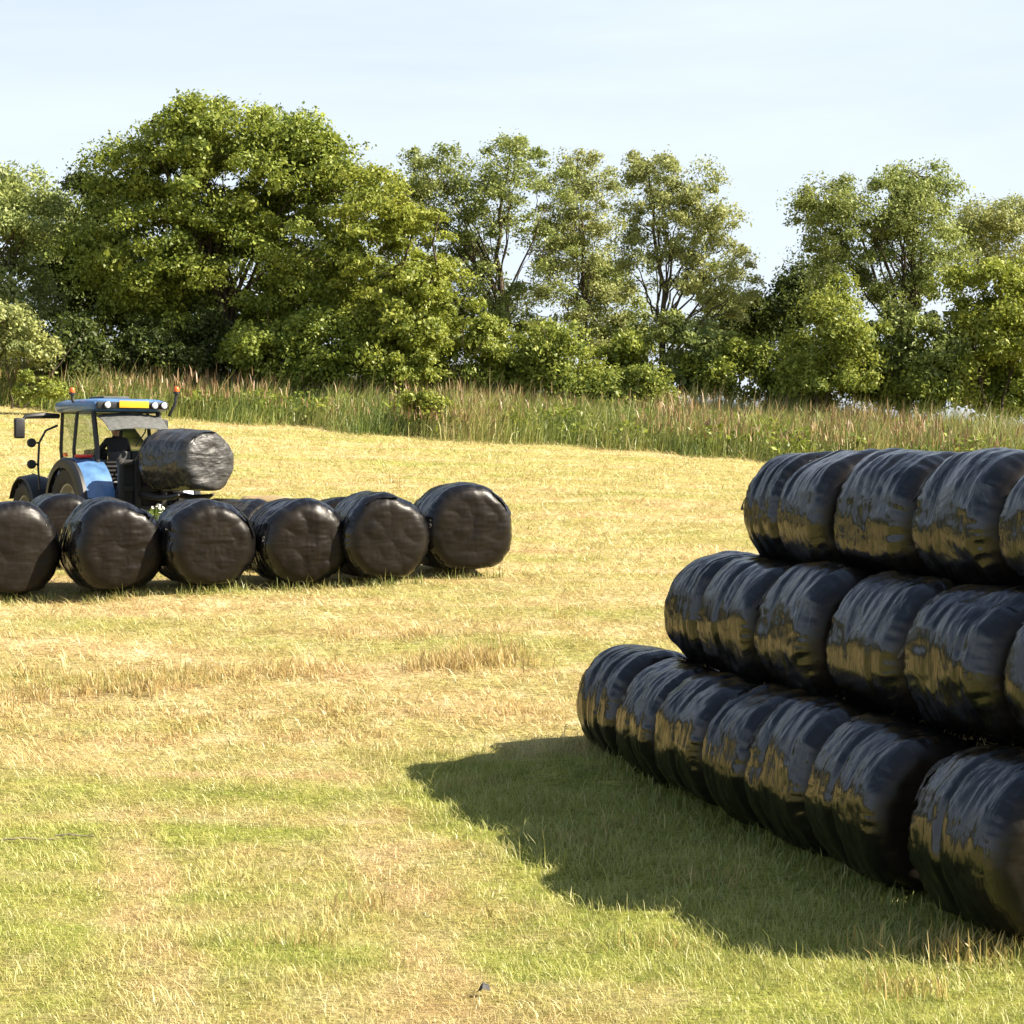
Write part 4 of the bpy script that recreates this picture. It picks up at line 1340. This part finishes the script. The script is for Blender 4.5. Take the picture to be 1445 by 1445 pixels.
for px, py, hw, hh, mt, lab in UNDER:
    dd = rng.uniform(65, 68)
    tree('hedge_shrub', px, dd, [(px, py, hw, hh, 1.5, 1), (px + rng.uniform(-35, 35), py + 15, hw * .8, hh * .8, 1.3, .8), (px + rng.uniform(-45, 45), py - hh * rng.uniform(.5, 1.0), hw * .45, hh * .55, 1.0, .5), (px + rng.uniform(-60, 60), py + 5, hw * .6, hh * .7, 1.0, .5)],
         7000, .125, mt, lab, 'shrub', 'shrubs along the foot of the hedge', trunk_r=.05, stems=3, cl_r=.55, n_cl=46, limbs=5)
# the wood on the west side of the field (beyond the left edge, mirrored in the film of the stack)
m = 900
t = rng.uniform(0, 1, m)
C0 = np.stack([-27 - 60 * t + rng.normal(0, 2.5, m), 76 - 75 * t ** 1.3 + rng.normal(0, 2.5, m), np.zeros(m)], 1)
C0[:, 2] = terr(C0[:, 0], C0[:, 1]) + rng.uniform(0, 1, m) ** .8 * (7.5 + 2.5 * np.sin(t * 23) + 1.5 * np.sin(t * 61))
idx = np.repeat(np.arange(m), 70)
o = leaf_quads(C0[idx] + rng.normal(0, 1, (len(idx), 3)) * [1.0, 1.0, .7], .42, 'wood', LM_DARK, None)
tag(o, 'dense dark wood closing the field on the west side', 'wood', kind='stuff')
# scrub among the rough grass
for px, py, d, hw, hh, mt, lab in ((45, 545, 60.5, 26, 20, LM_LIME, 'small leafy bush in the rough grass above the tractor roof'),
                                   (590, 562, 59.5, 22, 14, LM_YEL, 'small bright bush in the rough grass below the yellow green tree')):
    tree('meadow_bush', px, d, [(px, py, hw, hh, .5, 1), (px + hw, py + 6, hw * .8, hh * .6, .5, .6), (px - hw * .6, py + 8, hw * .7, hh * .6, .5, .5)], 1900, .09, mt, lab, 'bush', 'small bushes in the rough grass', trunk_r=.02, stems=2, cl_r=.26, n_cl=22, limbs=3)


# ================================================================ ROUGH GRASS BAND
def build_rough_grass():
    n = 130000
    x = rng.uniform(-26, 26, n); t = rng.uniform(0, 1, n) ** .8
    e = edge_y(x)
    wob = np.array([mnoise.noise(Vector((a * .5, 3, 0))) for a in x])
    y = e + wob * 1.3 + rng.normal(0, .25, n) + t * 11.0
    c = np.array([mnoise.noise(Vector((a * .35, b * .35, 5))) for a, b in zip(x, y)])
    c2 = np.array([mnoise.noise(Vector((a * .9, b * .9, 9))) for a, b in zip(x, y)])
    h = (.50 + .65 * np.clip(t * 6, 0, 1)) * (1 + .3 * c + .25 * c2) * rng.lognormal(0, .2, n)
    P = np.stack([x, y, terr(x, y) - .03], 1)
    rnd = np.clip(.36 + .40 * c + .25 * c2 + rng.normal(0, .2, n), 0, 1)
    az = rng.normal(R(20), .9, n)
    o = blades(P, h, rng.uniform(.012, .032, n), np.clip(rng.normal(.48, .22, n), 0, .93), 'rough_grass', M_TALL, az=az, rnd=rnd)
    tag(o, 'tall uncut grass and weeds in a band between field and hedge', 'grass', kind='stuff')
    # broad leaved weeds among it
    m = 520
    x = rng.uniform(-24, 24, m); y = edge_y(x) + .6 + 9 * rng.uniform(0, 1, m) ** .7
    idx = np.repeat(np.arange(m), 110)
    r_ = rng.uniform(.15, .8, m)
    C = np.stack([x[idx] + rng.normal(0, 1, len(idx)) * r_[idx], y[idx] + rng.normal(0, .3, len(idx)), rng.uniform(.05, 1., len(idx)) ** .7 * rng.uniform(.5, 1.15, m)[idx]], 1)
    C[:, 2] += terr(C[:, 0], C[:, 1])
    o = leaf_quads(C, .10, 'weeds', LM_OAK, None, upbias=.6)
    tag(o, 'broad leaved weeds growing through the tall uncut grass', 'weeds', kind='stuff')
    # seed heads standing over it
    n = 20000
    x = rng.uniform(-26, 26, n); t = rng.uniform(.05, 1, n)
    y = edge_y(x) + t * 11.0
    c = np.array([mnoise.noise(Vector((a * .22, b * .3, 15))) for a, b in zip(x, y)])
    k = c + rng.normal(0, .25, n) > .0
    x, y, t = x[k], y[k], t[k]; n = len(x)
    h = (.75 + .45 * np.clip(t * 5, 0, 1)) * rng.lognormal(0, .16, n)
    P = np.stack([x, y, terr(x, y) + h * .72], 1)
    o = blades(P, h * .30, rng.uniform(.02, .05, n), np.clip(rng.normal(.3, .15, n), 0, .8), 'seed_heads', M_SEED)
    tag(o, 'brown seed heads above the tall uncut grass', 'grass', kind='stuff')


build_rough_grass()

# ================================================================ LIGHT, SKY, CAMERA
SUN_EL = R(40.5)
sd = Vector((.99, -.10, 0)).normalized()              # towards the sun, on the plan
sun_dir = Vector((sd.x * math.cos(SUN_EL), sd.y * math.cos(SUN_EL), math.sin(SUN_EL)))
ld = bpy.data.lights.new('sun', 'SUN'); ld.energy = 5.0; ld.angle = R(.53); ld.color = (1.0, .90, .74)
lo = bpy.data.objects.new('sun', ld); COL.objects.link(lo)
lo.location = sun_dir * 60
lo.rotation_euler = sun_dir.to_track_quat('Z', 'Y').to_euler()

w = bpy.data.worlds.new('World'); SC.world = w; w.use_nodes = True
nt = w.node_tree; n = N(nt)
bg = nt.nodes['Background']
sky = n.new('ShaderNodeTexSky', sky_type='NISHITA')
sky.sun_disc = False; sky.sun_elevation = SUN_EL; sky.sun_rotation = math.atan2(sd.x, sd.y)
sky.altitude = 50; sky.air_density = 1.0; sky.dust_density = 1.2; sky.ozone_density = 1.2
gen = n.new('ShaderNodeTexCoord').outputs['Generated']
cl = n.noise(n.map(gen, (1.2, 1.2, 5.5), rot=(0, R(14), 0)), 1.6, 6, .6, .4)
veil = n.ramp(cl, [(.25, .62), (.65, .93)])
sz = n.new('ShaderNodeSeparateXYZ'); n.link(gen, sz.inputs[0])
thin = n.mrange(sz.outputs[2], .12, .70, 1., .10)            # thin bright cirrus low in the sky, clear blue overhead
n.link(n.mix(n.math('MULTIPLY', veil, thin), sky.outputs[0], (5.9, 6.5, 7.35)), bg.inputs[0])
bg.inputs[1].default_value = .054

cd = bpy.data.cameras.new('camera'); cam = bpy.data.objects.new('camera', cd); COL.objects.link(cam)
cam.location = (0, 0, CH); cam.rotation_euler = (R(90), 0, 0)
cd.sensor_width = 36; cd.lens = 36 * F / 1445; cd.shift_y = -(722.5 - HZ) / 1445
cd.clip_start = .1; cd.clip_end = 3000
SC.camera = cam
SC.view_settings.view_transform = 'Standard'; SC.view_settings.look = 'None'
SC.view_settings.exposure = 1.6; SC.view_settings.gamma = 1
SC.cycles.max_bounces = 6; SC.cycles.diffuse_bounces = 3; SC.cycles.glossy_bounces = 3; SC.cycles.transparent_max_bounces = 12
SC.cycles.transmission_bounces = 4
